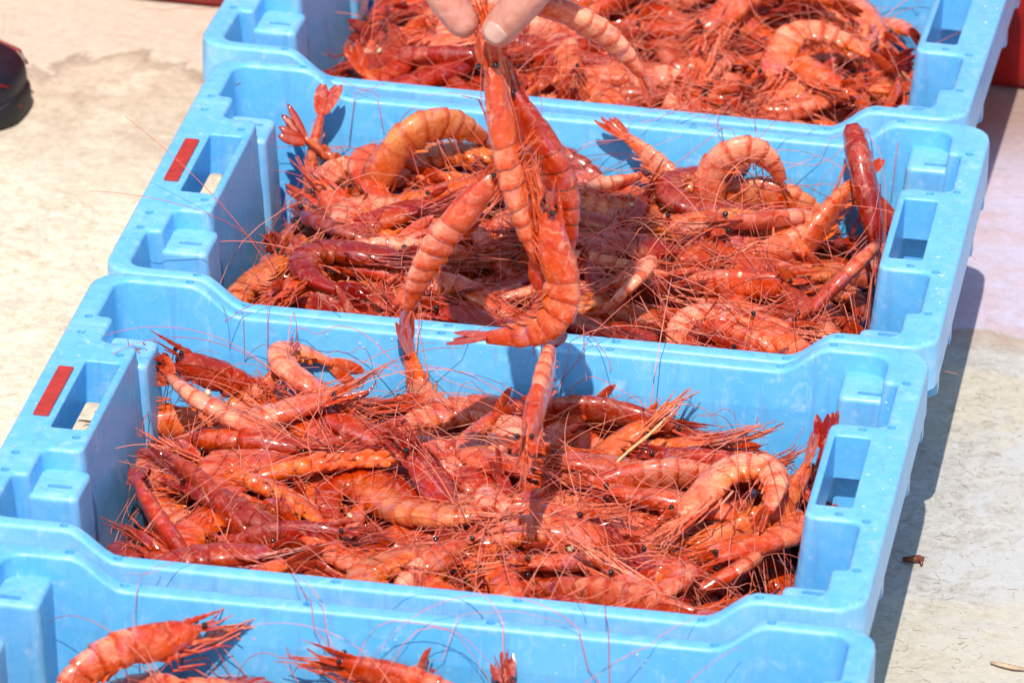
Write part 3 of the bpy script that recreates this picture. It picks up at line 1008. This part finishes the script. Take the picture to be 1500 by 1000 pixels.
WHERE_X = ((-.115, 'far left'), (-.04, 'left'), (.04, 'middle'), (.115, 'right'), (9, 'far right'))
CNAME = {'A': 'the nearest crate', 'B': 'the second crate', 'C': 'the third crate', 'D': 'the farthest crate'}
def auto_label(kind, tname, k, Ml, sh):
    size = 'small ' if Ml.median_scale < .76 else ('large ' if Ml.median_scale > .84 else '')
    c = Ml @ Vector((0, 0, 0))
    col = next(nm for lim, nm in WHERE_X if c.x < lim)
    row = 'front' if c.y < -.05 else ('back' if c.y > .05 else 'centre')
    R3 = Ml.to_3x3().normalized()
    hd = R3 @ Vector((1, 0, 0)); up = R3 @ Vector((0, 0, 1))
    hdir = ('left' if hd.x < 0 else 'right') if abs(hd.x) > abs(hd.y) else ('back' if hd.y > 0 else 'front')
    lie = 'back up' if up.z > .5 else ('belly up' if up.z < -.5 else 'on its side')
    return f'{size}{tname} {kind} shrimp {lie}, head {hdir}, {row} {col} of {CNAME[k][4:]}'

HEAPS = {}
placed = []
NUM = 330
TARGET = {'A': -.064, 'B': -.053, 'C': -.047, 'D': -.055}
for k in 'BCDA':
    hp = Heap(-.118)
    for e in fill(hp, NUM, TARGET[k]):
        placed.append((k,) + e)
    HEAPS[k] = hp

def hero(k, nose, tail, kind, idx, dorsal, tname, label, plane='z', group=None, ants=(), size=None, stamp=True, anchor=.5):
    """nose / tail: (u, v, depth coordinate) of one shrimp in the place; dorsal: world direction of its back"""
    f = at if plane == 'z' else at_y
    n_w, t_w = f(*nose), f(*tail)
    sh = VAR[kind][idx]
    ch = sh.nose - sh.tailp
    cw = n_w - t_w
    sc = max(.74, min(1.04, cw.length / ch.length)) if size is None else size
    x1 = ch.normalized(); z1 = Vector((0, 0, 1)); z1 = (z1 - x1 * z1.dot(x1)).normalized(); y1 = z1.cross(x1)
    x2 = cw.normalized(); z2 = Vector(dorsal); z2 = (z2 - x2 * z2.dot(x2)).normalized(); y2 = z2.cross(x2)
    A = Matrix((x1, y1, z1)).transposed(); B = Matrix((x2, y2, z2)).transposed()
    Rm = B @ A.inverted()
    mid = n_w.lerp(t_w, anchor) - Rm @ (sh.nose.lerp(sh.tailp, anchor)) * sc
    M = Matrix.Translation(mid) @ Rm.to_4x4() @ Matrix.Scale(sc, 4)
    place = (sh, M, TINTS[tname](), label, group or f'shrimp heaped in {CNAME[k]}')
    extra = [[Vector(p) for p in a] for a in ants]
    if k and stamp:
        Ml = CM[k].inverted() @ M
        Mn = np.array(Ml)
        HEAPS[k].stamp(sh.sph @ Mn[:3, :3].T + Mn[:3, 3], sh.rad * sc)
        hl = Ml @ sh.head; dl = Ml.to_3x3() @ sh.fwd
        for _ in range(2):
            extra.append(free_antenna(hl, dl, CM[k], random.uniform(.08, .16)) if random.random() < .4 else lay_antenna(hl, dl, HEAPS[k], CM[k], random.uniform(.12, .26), 0, .9))
    return place_shrimp(*place, extra)

SKY_UP = (0, 0, 1)
# second crate
hero('B', (835, 612, -.050), (590, 476, -.008), 'curved', 0, (-.5, 0, -.8), 'pale pink', 'pale shrimp with its tail standing up against the back wall of the second crate')
hero('B', (250, 590, -.048), (432, 505, -.022), 'bent', 0, (0, -.3, -1), 'amber', 'amber shrimp with raised red tail blade, back left of the second crate', anchor=1.0)
hero('B', (515, 600, -.045), (520, 560, -.045), 'curled', 0, (-.6, -.8, .3), 'pale pink', 'pale pink curled shrimp beside the raised amber tail in the second crate')
hero('B', (425, 650, -.050), (262, 555, -.030), 'bent', 2, (-.4, -.6, .4), 'pale pink', 'pale shrimp whose tail points up towards the left handle of the second crate')
hero('B', (262, 528, -.024), (430, 640, -.085), 'straight', 0, (.3, .4, .9), 'deep red', 'deep red shrimp leaning in the back left corner of the second crate')
hero('B', (300, 860, -.060), (200, 690, -.045), 'straight', 1, (-.2, -.4, 1), 'deep red', 'dark red shrimp standing beside the left wall of the second crate')
hero('B', (380, 800, -.055), (215, 655, -.045), 'straight', 0, (.1, -.3, 1), 'deep red', 'glossy maroon shrimp pressed against the left wall of the second crate')
hero('B', (965, 672, -.044), (1190, 735, -.050), 'straight', 0, SKY_UP, 'deep red', 'large red shrimp lying by the right handle of the second crate, back up')
hero('B', (985, 630, -.046), (755, 618, -.050), 'straight', 2, (0, -.3, 1), 'deep red', 'dark red shrimp along the back wall of the second crate, black eye showing')
hero('B', (975, 770, -.044), (1110, 780, -.044), 'curled', 2, (.2, 1, .02), 'pale pink', 'pale curled shrimp near the front right corner of the second crate', size=.80)
hero('B', (1165, 790, -.095), (1213, 612, -.020), 'straight', 1, (.6, -.5, .2), 'deep red', 'shrimp standing on its head by the right handle of the second crate', anchor=1.0)
hero('B', (900, 800, -.046), (690, 850, -.052), 'bent', 1, (0, .8, .5), 'orange red', 'orange bent shrimp against the front rim of the second crate')
# third crate
hero('C', (1045, 350, -.072), (1135, 305, -.052), 'curled', 0, (-.1, -.2, 1), 'pale pink', 'pale shrimp arched above the back rim of the third crate', size=.84)
hero('C', (1160, 390, -.060), (1280, 232, -.012), 'straight', 2, (-.5, -.7, .3), 'orange red', 'orange shrimp with tail raised towards the back right corner of the third crate', anchor=1.0)
hero('C', (1290, 410, -.058), (1300, 330, -.064), 'curled', 1, (.12, -.1, 1), 'deep red', 'smooth red shrimp upright against the right handle of the third crate')
hero('C', (960, 330, -.040), (1200, 392, -.048), 'bent', 0, (.3, 1, .6), 'amber', 'pale amber shrimp with violet shell, right half of the third crate')
hero('C', (540, 320, -.066), (690, 245, -.048), 'curved', 1, (-.3, -.3, .9), 'amber', 'orange shrimp with arched striped back beside the hanging bunch, third crate', size=1.0)
hero('C', (470, 300, -.085), (482, 130, -.004), 'straight', 1, (0, -1, .2), 'orange red', 'shrimp standing with tail up against the back wall, left of the third crate', anchor=1.0)
hero('C', (880, 430, -.046), (865, 475, -.046), 'curled', 2, (.8, .1, .5), 'pale pink', 'pale curled shrimp close to the front rim of the third crate')
hero('C', (760, 375, -.042), (990, 405, -.042), 'straight', 2, (0, -.5, 1), 'amber', 'amber straight shrimp in the middle of the third crate, tail right')
hero('C', (700, 375, -.042), (455, 375, -.045), 'straight', 0, (0, -.5, 1), 'pale pink', 'pink straight shrimp in the third crate pointing its tail left')
hero('C', (985, 310, -.055), (890, 178, -.012), 'straight', 2, (.6, -.3, .6), 'pale pink', 'pale shrimp with spread tail at the back middle of the third crate', anchor=1.0)
hero('C', (1160, 480, -.045), (1260, 390, -.040), 'curved', 0, (.6, -.2, .7), 'orange red', 'orange bent shrimp in the front right corner of the third crate')
# farthest crate
hero('D', (1060, 110, -.040), (1075, 138, -.050), 'curled', 0, (-.8, 0, .5), 'pale pink', 'pale curled shrimp by the front rim of the farthest crate')
hero('D', (1115, 150, -.044), (1320, 140, -.050), 'bent', 0, (.1, 1, .12), 'pale pink', 'big pale shrimp at the front right of the farthest crate')
hero('D', (1110, 128, -.038), (1305, 105, -.045), 'curved', 1, (.1, 1, .15), 'pale pink', 'big pink striped shrimp lying behind another at the right of the farthest crate')
hero('D', (1010, 55, -.040), (1255, 22, -.040), 'bent', 1, (0, 1, .5), 'orange red', 'orange shrimp with tail to the right wall of the farthest crate')
# nearest crate
hero('A', (322, 915, -.026), (80, 1075, -.065), 'bent', 0, (-.3, 0, 1), 'orange red', 'orange shrimp raising its head against the back wall of the nearest crate', anchor=0.0, size=.85)
hero('A', (492, 968, -.034), (760, 1075, -.060), 'straight', 0, (.2, -.2, 1), 'orange red', 'shrimp with rostrum pointing up left in the nearest crate')
hero('A', (738, 972, -.034), (760, 1120, -.080), 'straight', 1, (0, -1, .2), 'deep red', 'shrimp standing head up in the middle of the nearest crate', anchor=0.0)

# how much of each shrimp lies at the surface
scored = []
for (k, kind, sh, Ml, p2, rad) in placed:
    hp = HEAPS[k]
    i, j = hp.idx(p2[:, 0], p2[:, 1])
    gap = hp.H[i, j] - (p2[:, 2] + rad * .9)
    vis = float((gap < .004).mean())
    if (gap < .0075).sum() < 2: continue          # wholly buried: the photograph shows nothing of it
    scored.append((vis, k, kind, sh, Ml, p2))
order = sorted(range(len(scored)), key=lambda q: -scored[q][0])
single = set(q for q in order[:258] if scored[q][0] > .12)
stuff_src = {k: [] for k in 'ABCD'}
for q, (vis, k, kind, sh, Ml, p2) in enumerate(scored):
    if q not in single:
        stuff_src[k].append((sh, Ml)); continue
    tname = random.choices(['pale pink', 'amber', 'orange red', 'deep red'], [.30, .08, .36, .26])[0]
    M = CM[k] @ Ml
    ants = []
    hl = Ml @ sh.head; dl = (Ml.to_3x3() @ sh.fwd)
    na = 4 if vis > .5 else (2 if vis > .25 else 1)
    for _ in range(na):
        up = 0.0 if random.random() < .60 else random.uniform(.008, .050)
        d2 = dl.copy(); d2.rotate(Matrix.Rotation(random.gauss(0, .5), 3, 'Z'))
        if random.random() < .30 and hl.z > -.075:
            ants.append(free_antenna(hl, d2, CM[k], random.uniform(.07, .20)))
        else:
            ants.append(lay_antenna(hl, d2, HEAPS[k], CM[k], random.uniform(.12, .30), up, .9))
    place_shrimp(sh, M, TINTS[tname](), auto_label(kind, tname, k, Ml, sh), f'shrimp heaped in {CNAME[k]}', ants)

# shrimps buried in the heap, of which only slivers show
for k in 'ABCD':
    V, F, C_ = [], [], []
    for sh, Ml in stuff_src[k]:
        tv = random.choice((.5, 1.0, 1.6, 2.6))
        for me in (sh.body, sh.tail):
            n = len(me.vertices)
            co = np.empty(n * 3); me.vertices.foreach_get('co', co); co = co.reshape(-1, 3)
            col = np.empty(n * 4); me.attributes['tint'].data.foreach_get('color', col)
            Mn = np.array(CM[k] @ Ml)
            w = co @ Mn[:3, :3].T + Mn[:3, 3]
            b = sum(len(a) for a in V)
            col = col.reshape(-1, 4) * np.array([tv, 1, 1, 1]); V.append(w); C_.append(col.ravel())
            F.extend([tuple(v + b for v in p.vertices) for p in me.polygons])
    if not V: continue
    me = bpy.data.meshes.new('buried_shrimp')
    me.from_pydata(np.concatenate(V).tolist(), [], F)
    me.materials.append(M_SHRIMP)
    a = me.attributes.new('tint', 'FLOAT_COLOR', 'POINT'); a.data.foreach_set('color', np.concatenate(C_))
    me.polygons.foreach_set('use_smooth', [True] * len(me.polygons))
    o = mesh_obj('buried_shrimp', me); o.color = (.4, .5, .75, .1)
    tag(o, f'mass of dark red shrimp buried low in {CNAME[k]}', 'shrimp', kind='stuff')

# ------------------------------------------------------------------ hand holding a bunch of shrimp
HY_ = 0.02
pinch = at_y(697, 50, HY_)
def strand(u, v, y, wob=.004):
    p = at_y(u, v, y)
    return [pinch.lerp(p, t) + Vector((math.sin(t * 5) * wob, 0, math.sin(t * 3) * wob)) for t in [i / 8 for i in range(9)]]
def drop_strand(u0, v0, u1, v1, y):
    a, b = at_y(u0, v0, y), at_y(u1, v1, y)
    ph = random.uniform(0, 6)
    return [a.lerp(b, i / 14) + Vector((math.sin(i * .5 + ph) * .003, 0, 0)) for i in range(15)]
GB = 'shrimp hanging from the hand'
hero(None, (712, 62, .020), (795, 392, .020), 'straight', 0, (-.25, -1, .2), 'orange red', 'uppermost hanging shrimp, gripped by its head just below the fingers', 'y', GB, [strand(714, 66, .02), drop_strand(700, 60, 735, 300, .012)], size=.92, anchor=0.0)
hero(None, (742, 235, .008), (592, 482, .004), 'straight', 1, (-.8, -.5, .2), 'orange red', 'hanging shrimp slanting down to the left over the rim between two crates', 'y', GB, [strand(742, 237, .008), drop_strand(620, 430, 628, 700, 0.0)])
hero(None, (796, 285, .012), (672, 490, .010), 'curved', 0, (1, -.2, -.3), 'orange red', 'hanging shrimp whose tail curls left in front of the crate rim', 'y', GB, [strand(796, 287, .012)], size=.84)
hero(None, (770, 648, -.070), (804, 503, .030), 'straight', 2, (-.2, -.3, 1), 'orange red', 'lowest hanging shrimp, tail up, almost touching the heap', 'y', GB, [drop_strand(790, 520, 745, 110, .02)])
hero(None, (742, 130, .034), (812, 400, .034), 'straight', 1, (.9, -.3, 0), 'deep red', 'dark red hanging shrimp behind the uppermost one', 'y', GB, [strand(752, 122, .034)], size=.84)
hero(None, (770, 4, .030), (918, 112, .050), 'straight', 1, (.4, -.5, .8), 'pale pink', 'pale blurred shrimp sticking out to the right of the thumb', 'y', GB, [drop_strand(775, 20, 790, 200, .03), drop_strand(780, 20, 742, 240, .03)], size=.70)

def loft(mb, pts, rads, n=14, squash=1.0, side=None):
    rings = []
    m = len(pts)
    for i, p in enumerate(pts):
        d = (pts[min(m - 1, i + 1)] - pts[max(0, i - 1)]).normalized()
        u = (side - d * side.dot(d)).normalized() if side is not None else d.orthogonal().normalized()
        w = d.cross(u)
        rings.append([tuple(p + (u * math.cos(2 * math.pi * j / n) + w * math.sin(2 * math.pi * j / n) * squash) * rads[i]) for j in range(n)])
    mb.rings(rings)

def spline(P, Rr, k=5):
    """Catmull-Rom through joints, with rounded end"""
    out, ro = [], []
    Q = [P[0] * 2 - P[1]] + P + [P[-1] * 2 - P[-2]]
    for i in range(1, len(Q) - 2):
        for t in [j / k for j in range(k)]:
            a, b, c, d = Q[i - 1], Q[i], Q[i + 1], Q[i + 2]
            out.append(.5 * ((2 * b) + (c - a) * t + (2 * a - 5 * b + 4 * c - d) * t * t + (3 * b - a - 3 * c + d) * t ** 3))
            ro.append(Rr[i - 1] * (1 - t) + Rr[i] * t)
    out.append(P[-1]); ro.append(Rr[-1])
    e = (out[0] - out[1]).normalized()
    cap = [(.86, .50), (.6, .80), (.3, .955)]
    pre = [(out[0] + e * ro[0] * f, ro[0] * g) for f, g in [(1.0, .12)] + cap]
    return [p for p, _ in pre] + out, [r for _, r in pre] + ro

hm = MB()
def finger(js, rads):
    P, Rr = spline([at_y(*j) for j in js], rads)
    loft(hm, P, Rr)
thumb_j = [(731, 44, .010), (770, -4, .008), (822, -70, .010), (862, -170, .022), (845, -300, .040)]
finger(thumb_j, [.0098, .0116, .0110, .0128, .017])
finger([(677, 32, .026), (652, -8, .028), (628, -85, .034), (668, -205, .050), (760, -330, .060)], [.0092, .0110, .0115, .0120, .014])
finger([(640, -30, .050), (612, -75, .054), (600, -150, .058), (655, -235, .070), (760, -350, .070)], [.0078, .0090, .0100, .0115, .014])
finger([(628, -70, .070), (600, -115, .076), (598, -185, .080), (665, -260, .088), (770, -370, .078)], [.0074, .0085, .0095, .0110, .014])
finger([(640, -120, .090), (618, -155, .096), (622, -205, .100), (690, -285, .100), (785, -380, .084)], [.0064, .0074, .0082, .0100, .013])
w0 = at_y(770, -400, .045)
AD = Vector((.04, -.50, .86))
pal = [at_y(700, -235, .064), at_y(740, -300, .058), w0 + AD * -.012, w0 + AD * .02, w0 + AD * .10, w0 + AD * .22, w0 + AD * .30]
loft(hm, pal, [.030, .038, .034, .027, .030, .038, .042], 18, .62, Vector((0, 1, .3)))
raw = hm.mesh('hand_raw', [M_SKIN])
tmp = bpy.data.objects.new('hand_tmp', raw); COL.objects.link(tmp)
md = tmp.modifiers.new('r', 'REMESH'); md.mode = 'VOXEL'; md.voxel_size = .0018
ms = tmp.modifiers.new('s', 'SMOOTH'); ms.iterations = 5; ms.factor = .5
dg = bpy.context.evaluated_depsgraph_get()
hand_me = bpy.data.meshes.new_from_object(tmp.evaluated_get(dg))
bpy.data.objects.remove(tmp)
hand_me.polygons.foreach_set('use_smooth', [True] * len(hand_me.polygons))
hand_me.name = 'hand'
hand = empty('hand', pinch)
tag(hand, 'bare hand at the top edge pinching a bunch of shrimp between thumb and finger', 'hand')
def child_world(name, me, parent):
    o = mesh_obj(name, me, parent)
    o.matrix_parent_inverse = Matrix.Translation(-Vector(parent.location))
    return o
child_world('skin', hand_me, hand)
# thumb nail
ax = (at_y(*thumb_j[0]) - at_y(*thumb_j[1])).normalized()
view = (CAM_LOC - at_y(*thumb_j[0])).normalized()
nrm = (view - ax * view.dot(ax)).normalized()
nrm = (nrm + Vector((0, 0, .15))).normalized(); nrm = (nrm - ax * nrm.dot(ax)).normalized()
sd_ = ax.cross(nrm)
nb = MB()
c0 = at_y(*thumb_j[0]) - ax * .0018
def nail_pt(a, t, lift_):
    # a: angle across, t: along (0 root, 1 tip)
    rr = .0103 + lift_ - .0010 * t
    return c0 + ax * (t * .0115 - .0055) + nrm * (math.cos(a) * rr) + sd_ * (math.sin(a) * rr)
top, fs = [], []
nx, nyy = 8, 7
for i in range(nyy + 1):
    t = i / nyy
    half = .68 * math.sqrt(max(.05, 1 - abs(2 * t - 1) ** 3.2))
    for j in range(nx + 1):
        top.append(tuple(nail_pt(-half + 2 * half * j / nx, t, .0004)))
bot = [tuple(Vector(p) - nrm * .0012) for p in top]
nv = len(top)
for i in range(nyy):
    for j in range(nx):
        a = i * (nx + 1) + j
        fs.append((a, a + 1, a + nx + 2, a + nx + 1)); fs.append((nv + a, nv + a + nx + 1, nv + a + nx + 2, nv + a + 1))
edge = list(range(nx + 1)) + [i * (nx + 1) + nx for i in range(1, nyy + 1)] + [nyy * (nx + 1) + j for j in range(nx - 1, -1, -1)] + [i * (nx + 1) for i in range(nyy - 1, 0, -1)]
for i in range(len(edge)):
    a, b = edge[i], edge[(i + 1) % len(edge)]
    fs.append((a, nv + a, nv + b, b))
nb.add(top + bot, fs)
child_world('fingernail', nb.mesh('fingernail', [M_NAIL]), hand)
sb_ = MB()
loft(sb_, [w0 + AD * .20, w0 + AD * .215, w0 + AD * .30, w0 + AD * .48], [.046, .048, .054, .058], 20, .8, Vector((0, 1, .3)))
child_world('sleeve', sb_.mesh('sleeve', [M_SLEEVE]), hand)

# ------------------------------------------------------------------ shoe on the far left
toe = at(33, 172, GROUND_Z)
shoe = empty('shoe', toe)
shoe.rotation_euler.z = R_(-4)
tag(shoe, 'black shoe with red trim, only its toe showing at the left edge', 'shoe')
def shoe_ring(x, w, z0, z1, n=16, pw=.75):
    r = []
    for j in range(n):
        th = 2 * math.pi * j / n
        y = w * math.copysign(abs(math.cos(th)) ** pw, math.cos(th))
        z = (z0 + z1) / 2 + (z1 - z0) / 2 * math.copysign(abs(math.sin(th)) ** pw, math.sin(th))
        r.append((x, y, z))
    return r
prof = [(0, .012, .012, .028), (-.004, .024, .010, .036), (-.012, .034, .010, .042), (-.032, .041, .010, .046), (-.08, .044, .010, .058), (-.12, .045, .010, .080),
        (-.16, .040, .010, .108), (-.21, .037, .010, .112), (-.25, .034, .010, .112), (-.272, .022, .012, .105), (-.278, .008, .02, .09)]
up_ = MB(); up_.rings([shoe_ring(x, w, a, b) for x, w, a, b in prof])
mesh_obj('upper', up_.mesh('upper', [M_SHOE]), shoe)
for ch_ in shoe.children:
    ch_.modifiers.new('sub', 'SUBSURF').render_levels = 2
so = MB(); so.rings([shoe_ring(x + (.003 if i == 0 else 0), w + .003, .0, .017 + .004 * (i in (0, 1)), 16, .45) for i, (x, w, a, b) in enumerate(prof)])
mesh_obj('sole', so.mesh('sole', [M_SOLE]), shoe).modifiers.new('sub', 'SUBSURF').render_levels = 2
tr = MB()
for sgn in (1, -1):
    tp = []
    for i, (x, w, a, b) in enumerate(prof[1:8]):
        tp.append(Vector((x + .001, sgn * w * .86, a + (b - a) * .80)))
    loft(tr, tp, [.0013] * len(tp), 6)
mesh_obj('trim', tr.mesh('trim', [M_SHOERED]), shoe)
tb = MB()
loft(tb, [Vector((-.004, -.016, .012)), Vector((-.001, -.013, .013)), Vector((.0015, -.009, .013))], [.0016, .0022, .0016], 8)
mesh_obj('toe_tab', tb.mesh('toe_tab', [M_SHOERED]), shoe)
for i, (x, w_) in enumerate(((-.010, .003), (-.015, .002), (-.019, .003), (-.024, .002), (-.029, .003))):
    q = MB()
    yy = -np.interp(-x, [.006, .020, .045], [.022, .036, .044]) - .0004
    q.add([(x - w_ / 2, yy - .0006, .026), (x + w_ / 2, yy - .0006 + .001, .026), (x + w_ / 2, yy - .0006 + .001, .033), (x - w_ / 2, yy - .0006, .033),
           (x - w_ / 2, yy + .004, .026), (x + w_ / 2, yy + .004, .026), (x + w_ / 2, yy + .004, .033), (x - w_ / 2, yy + .004, .033)],
          [(0, 1, 2, 3), (7, 6, 5, 4), (0, 4, 5, 1), (1, 5, 6, 2), (2, 6, 7, 3), (3, 7, 4, 0)])
    mesh_obj('printed_mark', q.mesh('printed_mark', [M_MARK], smooth=False), shoe)

# ------------------------------------------------------------------ red tub behind the crates
pl, pr = at(180, 6, GROUND_Z), at(1500, 140, GROUND_Z)
dirx = (pr - pl).normalized(); ang = math.atan2(dirx.y, dirx.x)
tub = empty('red_tub', (pl + pr) / 2)
tub.rotation_euler.z = ang
tag(tub, 'long red plastic tub standing behind the farthest crate', 'tub')
TL, TD, TH = .62, .40, .30
def tub_loop(hx, d0, d1, r, z):
    return [(p.x, p.y, z) for p in round_poly([(-hx, d0, r), (hx, d0, r), (hx, d1, r), (-hx, d1, r)], .05)]
tbm = MB()
rg_ = [tub_loop(TL - .012, .012, TD - .012, .05, 0), tub_loop(TL - .004, .003, TD - .003, .058, .010), tub_loop(TL, 0, TD, .06, .03), tub_loop(TL + .02, -.018, TD + .018, .075, TH - .03),
       tub_loop(TL + .035, -.033, TD + .033, .09, TH - .03), tub_loop(TL + .035, -.033, TD + .033, .09, TH - .003), tub_loop(TL + .032, -.030, TD + .030, .087, TH),
       tub_loop(TL + .016, -.014, TD + .014, .071, TH), tub_loop(TL - .004, .004, TD - .004, .056, .03), tub_loop(TL - .02, .02, TD - .02, .045, .012)]
tbm.rings(rg_)
mesh_obj('tub_wall', tbm.mesh('tub_wall', [M_RED], sharp=45), tub)

# ------------------------------------------------------------------ small things
def surface(k, u, v):
    Mi = CM[k].inverted(); hp = HEAPS[k]
    r = ray(u, v).normalized()
    z = 0.02
    while z > -.11:
        p = Mi @ at(u, v, z)
        if abs(p.x) < .21 and abs(p.y) < .165 and hp.h(p.x, p.y) >= z: return at(u, v, z)
        z -= .0015
    return at(u, v, -.06)
def pebble(seed, r):
    rg2 = random.Random(seed); mb = MB(); rings = []
    ax_ = (rg2.uniform(.8, 1.3), rg2.uniform(.7, 1.1), rg2.uniform(.6, .9))
    for i in range(7):
        ph = math.pi * i / 6
        rings.append([(r * ax_[0] * max(.02, math.sin(ph)) * math.cos(2 * math.pi * j / 9) * rg2.uniform(.82, 1.12), r * ax_[1] * max(.02, math.sin(ph)) * math.sin(2 * math.pi * j / 9) * rg2.uniform(.82, 1.12), r * ax_[2] * math.cos(ph)) for j in range(9)])
    mb.rings(rings)
    return mb.mesh('shell_fragment', [M_SHELL])
peb = [pebble(i, .0021) for i in range(5)]
specks = [('C', 440, 300, 'left of the third crate'), ('C', 660, 293, 'left of the hanging bunch in the third crate'), ('C', 829, 345, 'just right of the bunch in the third crate'),
          ('C', 829, 402, 'below another beside the bunch in the third crate'), ('C', 925, 303, 'right of the bunch in the third crate'), ('C', 1084, 405, 'front right of the third crate'),
          ('B', 305, 577, 'back left of the second crate'), ('B', 597, 683, 'centre of the second crate'), ('B', 513, 757, 'front left of the second crate'), ('B', 458, 685, 'left centre of the second crate'),
          ('B', 700, 771, 'front middle of the second crate'), ('B', 836, 806, 'front rim of the second crate'), ('D', 556, 77, 'left of the hand in the farthest crate'), ('D', 1012, 100, 'centre right of the farthest crate')]
for i, (k, u, v, wh) in enumerate(specks):
    o = mesh_obj('shell_fragment', peb[i % 5]); o.location = surface(k, u, v) + Vector((0, -.001, .0015)); o.rotation_euler = (random.random() * 3, random.random() * 3, random.random() * 3)
    tag(o, f'tiny cream shell fragment on the shrimp, {wh}', 'shell', 'cream shell fragments')
stw = MB(); a = at(835 + 58, 688, -.040); b = at(975, 612, -.022)
loft(stw, [a.lerp(b, t / 6) - a + Vector((0, 0, .001 * math.sin(t))) for t in range(7)], [.0009] * 7, 6)
o = mesh_obj('straw', stw.mesh('straw', [M_STRAW])); o.location = a
tag(o, 'thin straw coloured stalk lying across the shrimp of the second crate', 'stalk')
scp = MB()
loft(scp, [Vector((-.0055, -.001, .0022)), Vector((0, 0, .0026)), Vector((.004, .001, .003)), Vector((.0062, .0035, .002))], [.0014, .0022, .0024, .001], 8)
loft(scp, [Vector((.004, .001, .003)), Vector((.0058, -.002, .0025)), Vector((.006, -.0045, .0012))], [.0018, .0012, .0006], 7)
o = mesh_obj('shrimp_scrap', scp.mesh('shrimp_scrap', [M_SCRAP])); o.location = at(1336, 824, GROUND_Z)
tag(o, 'small brown scrap of shrimp lying on the ground right of the crates', 'scrap')
chp = MB()
loft(chp, [Vector((-.010, .001, .0018)), Vector((-.004, 0, .0022)), Vector((.004, -.001, .0022)), Vector((.010, .0, .0016))], [.0008, .0018, .0020, .0012], 7, .6, Vector((0, 1, 0)))
o = mesh_obj('wood_chip', chp.mesh('wood_chip', [M_WOOD])); o.location = at(1475, 979, GROUND_Z); o.rotation_euler.z = R_(-8)
tag(o, 'pale wood chip on the ground in the bottom right corner', 'wood chip')

# dry hair-thin fibres littering the ground
fb = MB()
def fibre(x, y):
    a = random.uniform(0, math.pi) if random.random() < .75 else random.gauss(.15, .5)
    L = random.choice((.0015, .003, .004, .006, .010)) * random.uniform(.6, 1.3); c = random.gauss(0, 150); r = random.uniform(.00006, .00013)
    p = Vector((x, y)); pts = []
    for i in range(5):
        pts.append(Vector((p.x, p.y, GROUND_Z + .0003)))
        a += c * L / 5; p = p + Vector((math.cos(a), math.sin(a))) * (L / 5)
    loft(fb, pts, [r] * 5, 3)
for i in range(800):
    x = .20 + abs(random.gauss(0, .055)); y = random.uniform(-.10, .43)
    fibre(x, y)
for i in range(150): fibre(random.uniform(.2, .36), random.uniform(-.1, .8))
for i in range(60): fibre(random.uniform(-.5, -.24), random.uniform(-.05, .85))
o = mesh_obj('dry_fibres', fb.mesh('dry_fibres', [M_FIBRE]))
tag(o, 'dry brown hair-thin fibres littering the ground', 'litter', kind='stuff')

# water drops left on the crate ledges and back walls
M_WATER, nt_, p_ = new_mat('water_drop')
tcw = nt_.nodes.new('ShaderNodeTexCoord').outputs['Object']
nt_.links.new(ramp(nt_, noise(nt_, tcw, 300.0), [(0.3, 0.02), (0.7, 0.06)]), p_.inputs['Roughness'])
p_.inputs['Alpha'].default_value = 0.22
p_.inputs['IOR'].default_value = 1.33
p_.inputs['Base Color'].default_value = (0.9, 0.96, 1.0, 1)
wd = MB()
def drop(c, n, r):
    u = n.orthogonal().normalized(); w = n.cross(u)
    rings = []
    for rr, hh in ((1.0, 0.0), (.9, .28), (.6, .48), (.2, .57)):
        rings.append([tuple(c + (u * math.cos(2 * math.pi * j / 8) + w * math.sin(2 * math.pi * j / 8)) * r * rr + n * (r * hh + .0001)) for j in range(8)])
    wd.rings(rings)
for k in 'ABCD':
    x_, y_, th_ = CRATES[k]
    Mk = Matrix.Translation((x_, y_, 0)) @ Matrix.Rotation(th_, 4, 'Z')
    for i in range(26):
        sgn = random.choice((-1, 1))
        drop(Mk @ Vector((sgn * random.uniform(.2295, .2445), random.uniform(-.10, .10), 0)), Vector((0, 0, 1)), random.choice((.0006, .0008, .0012)) * random.uniform(.7, 1.2))
    for i in range(46):
        z_ = -random.uniform(.020, .050); kz = z_ / -.122
        yw = .1505 * (1 - .066 * kz - (.0028 if z_ < -.0408 else 0))
        nn = Vector((0, -1, .08)).normalized(); nn.rotate(Matrix.Rotation(th_, 3, 'Z'))
        drop(Mk @ Vector((random.uniform(-.14, .14), yw, z_)), nn, random.choice((.0005, .0007, .0010)) * random.uniform(.7, 1.2))
o = mesh_obj('water_drops', wd.mesh('water_drops', [M_WATER]))
tag(o, 'small water drops clinging to the blue crates', 'water', kind='stuff')
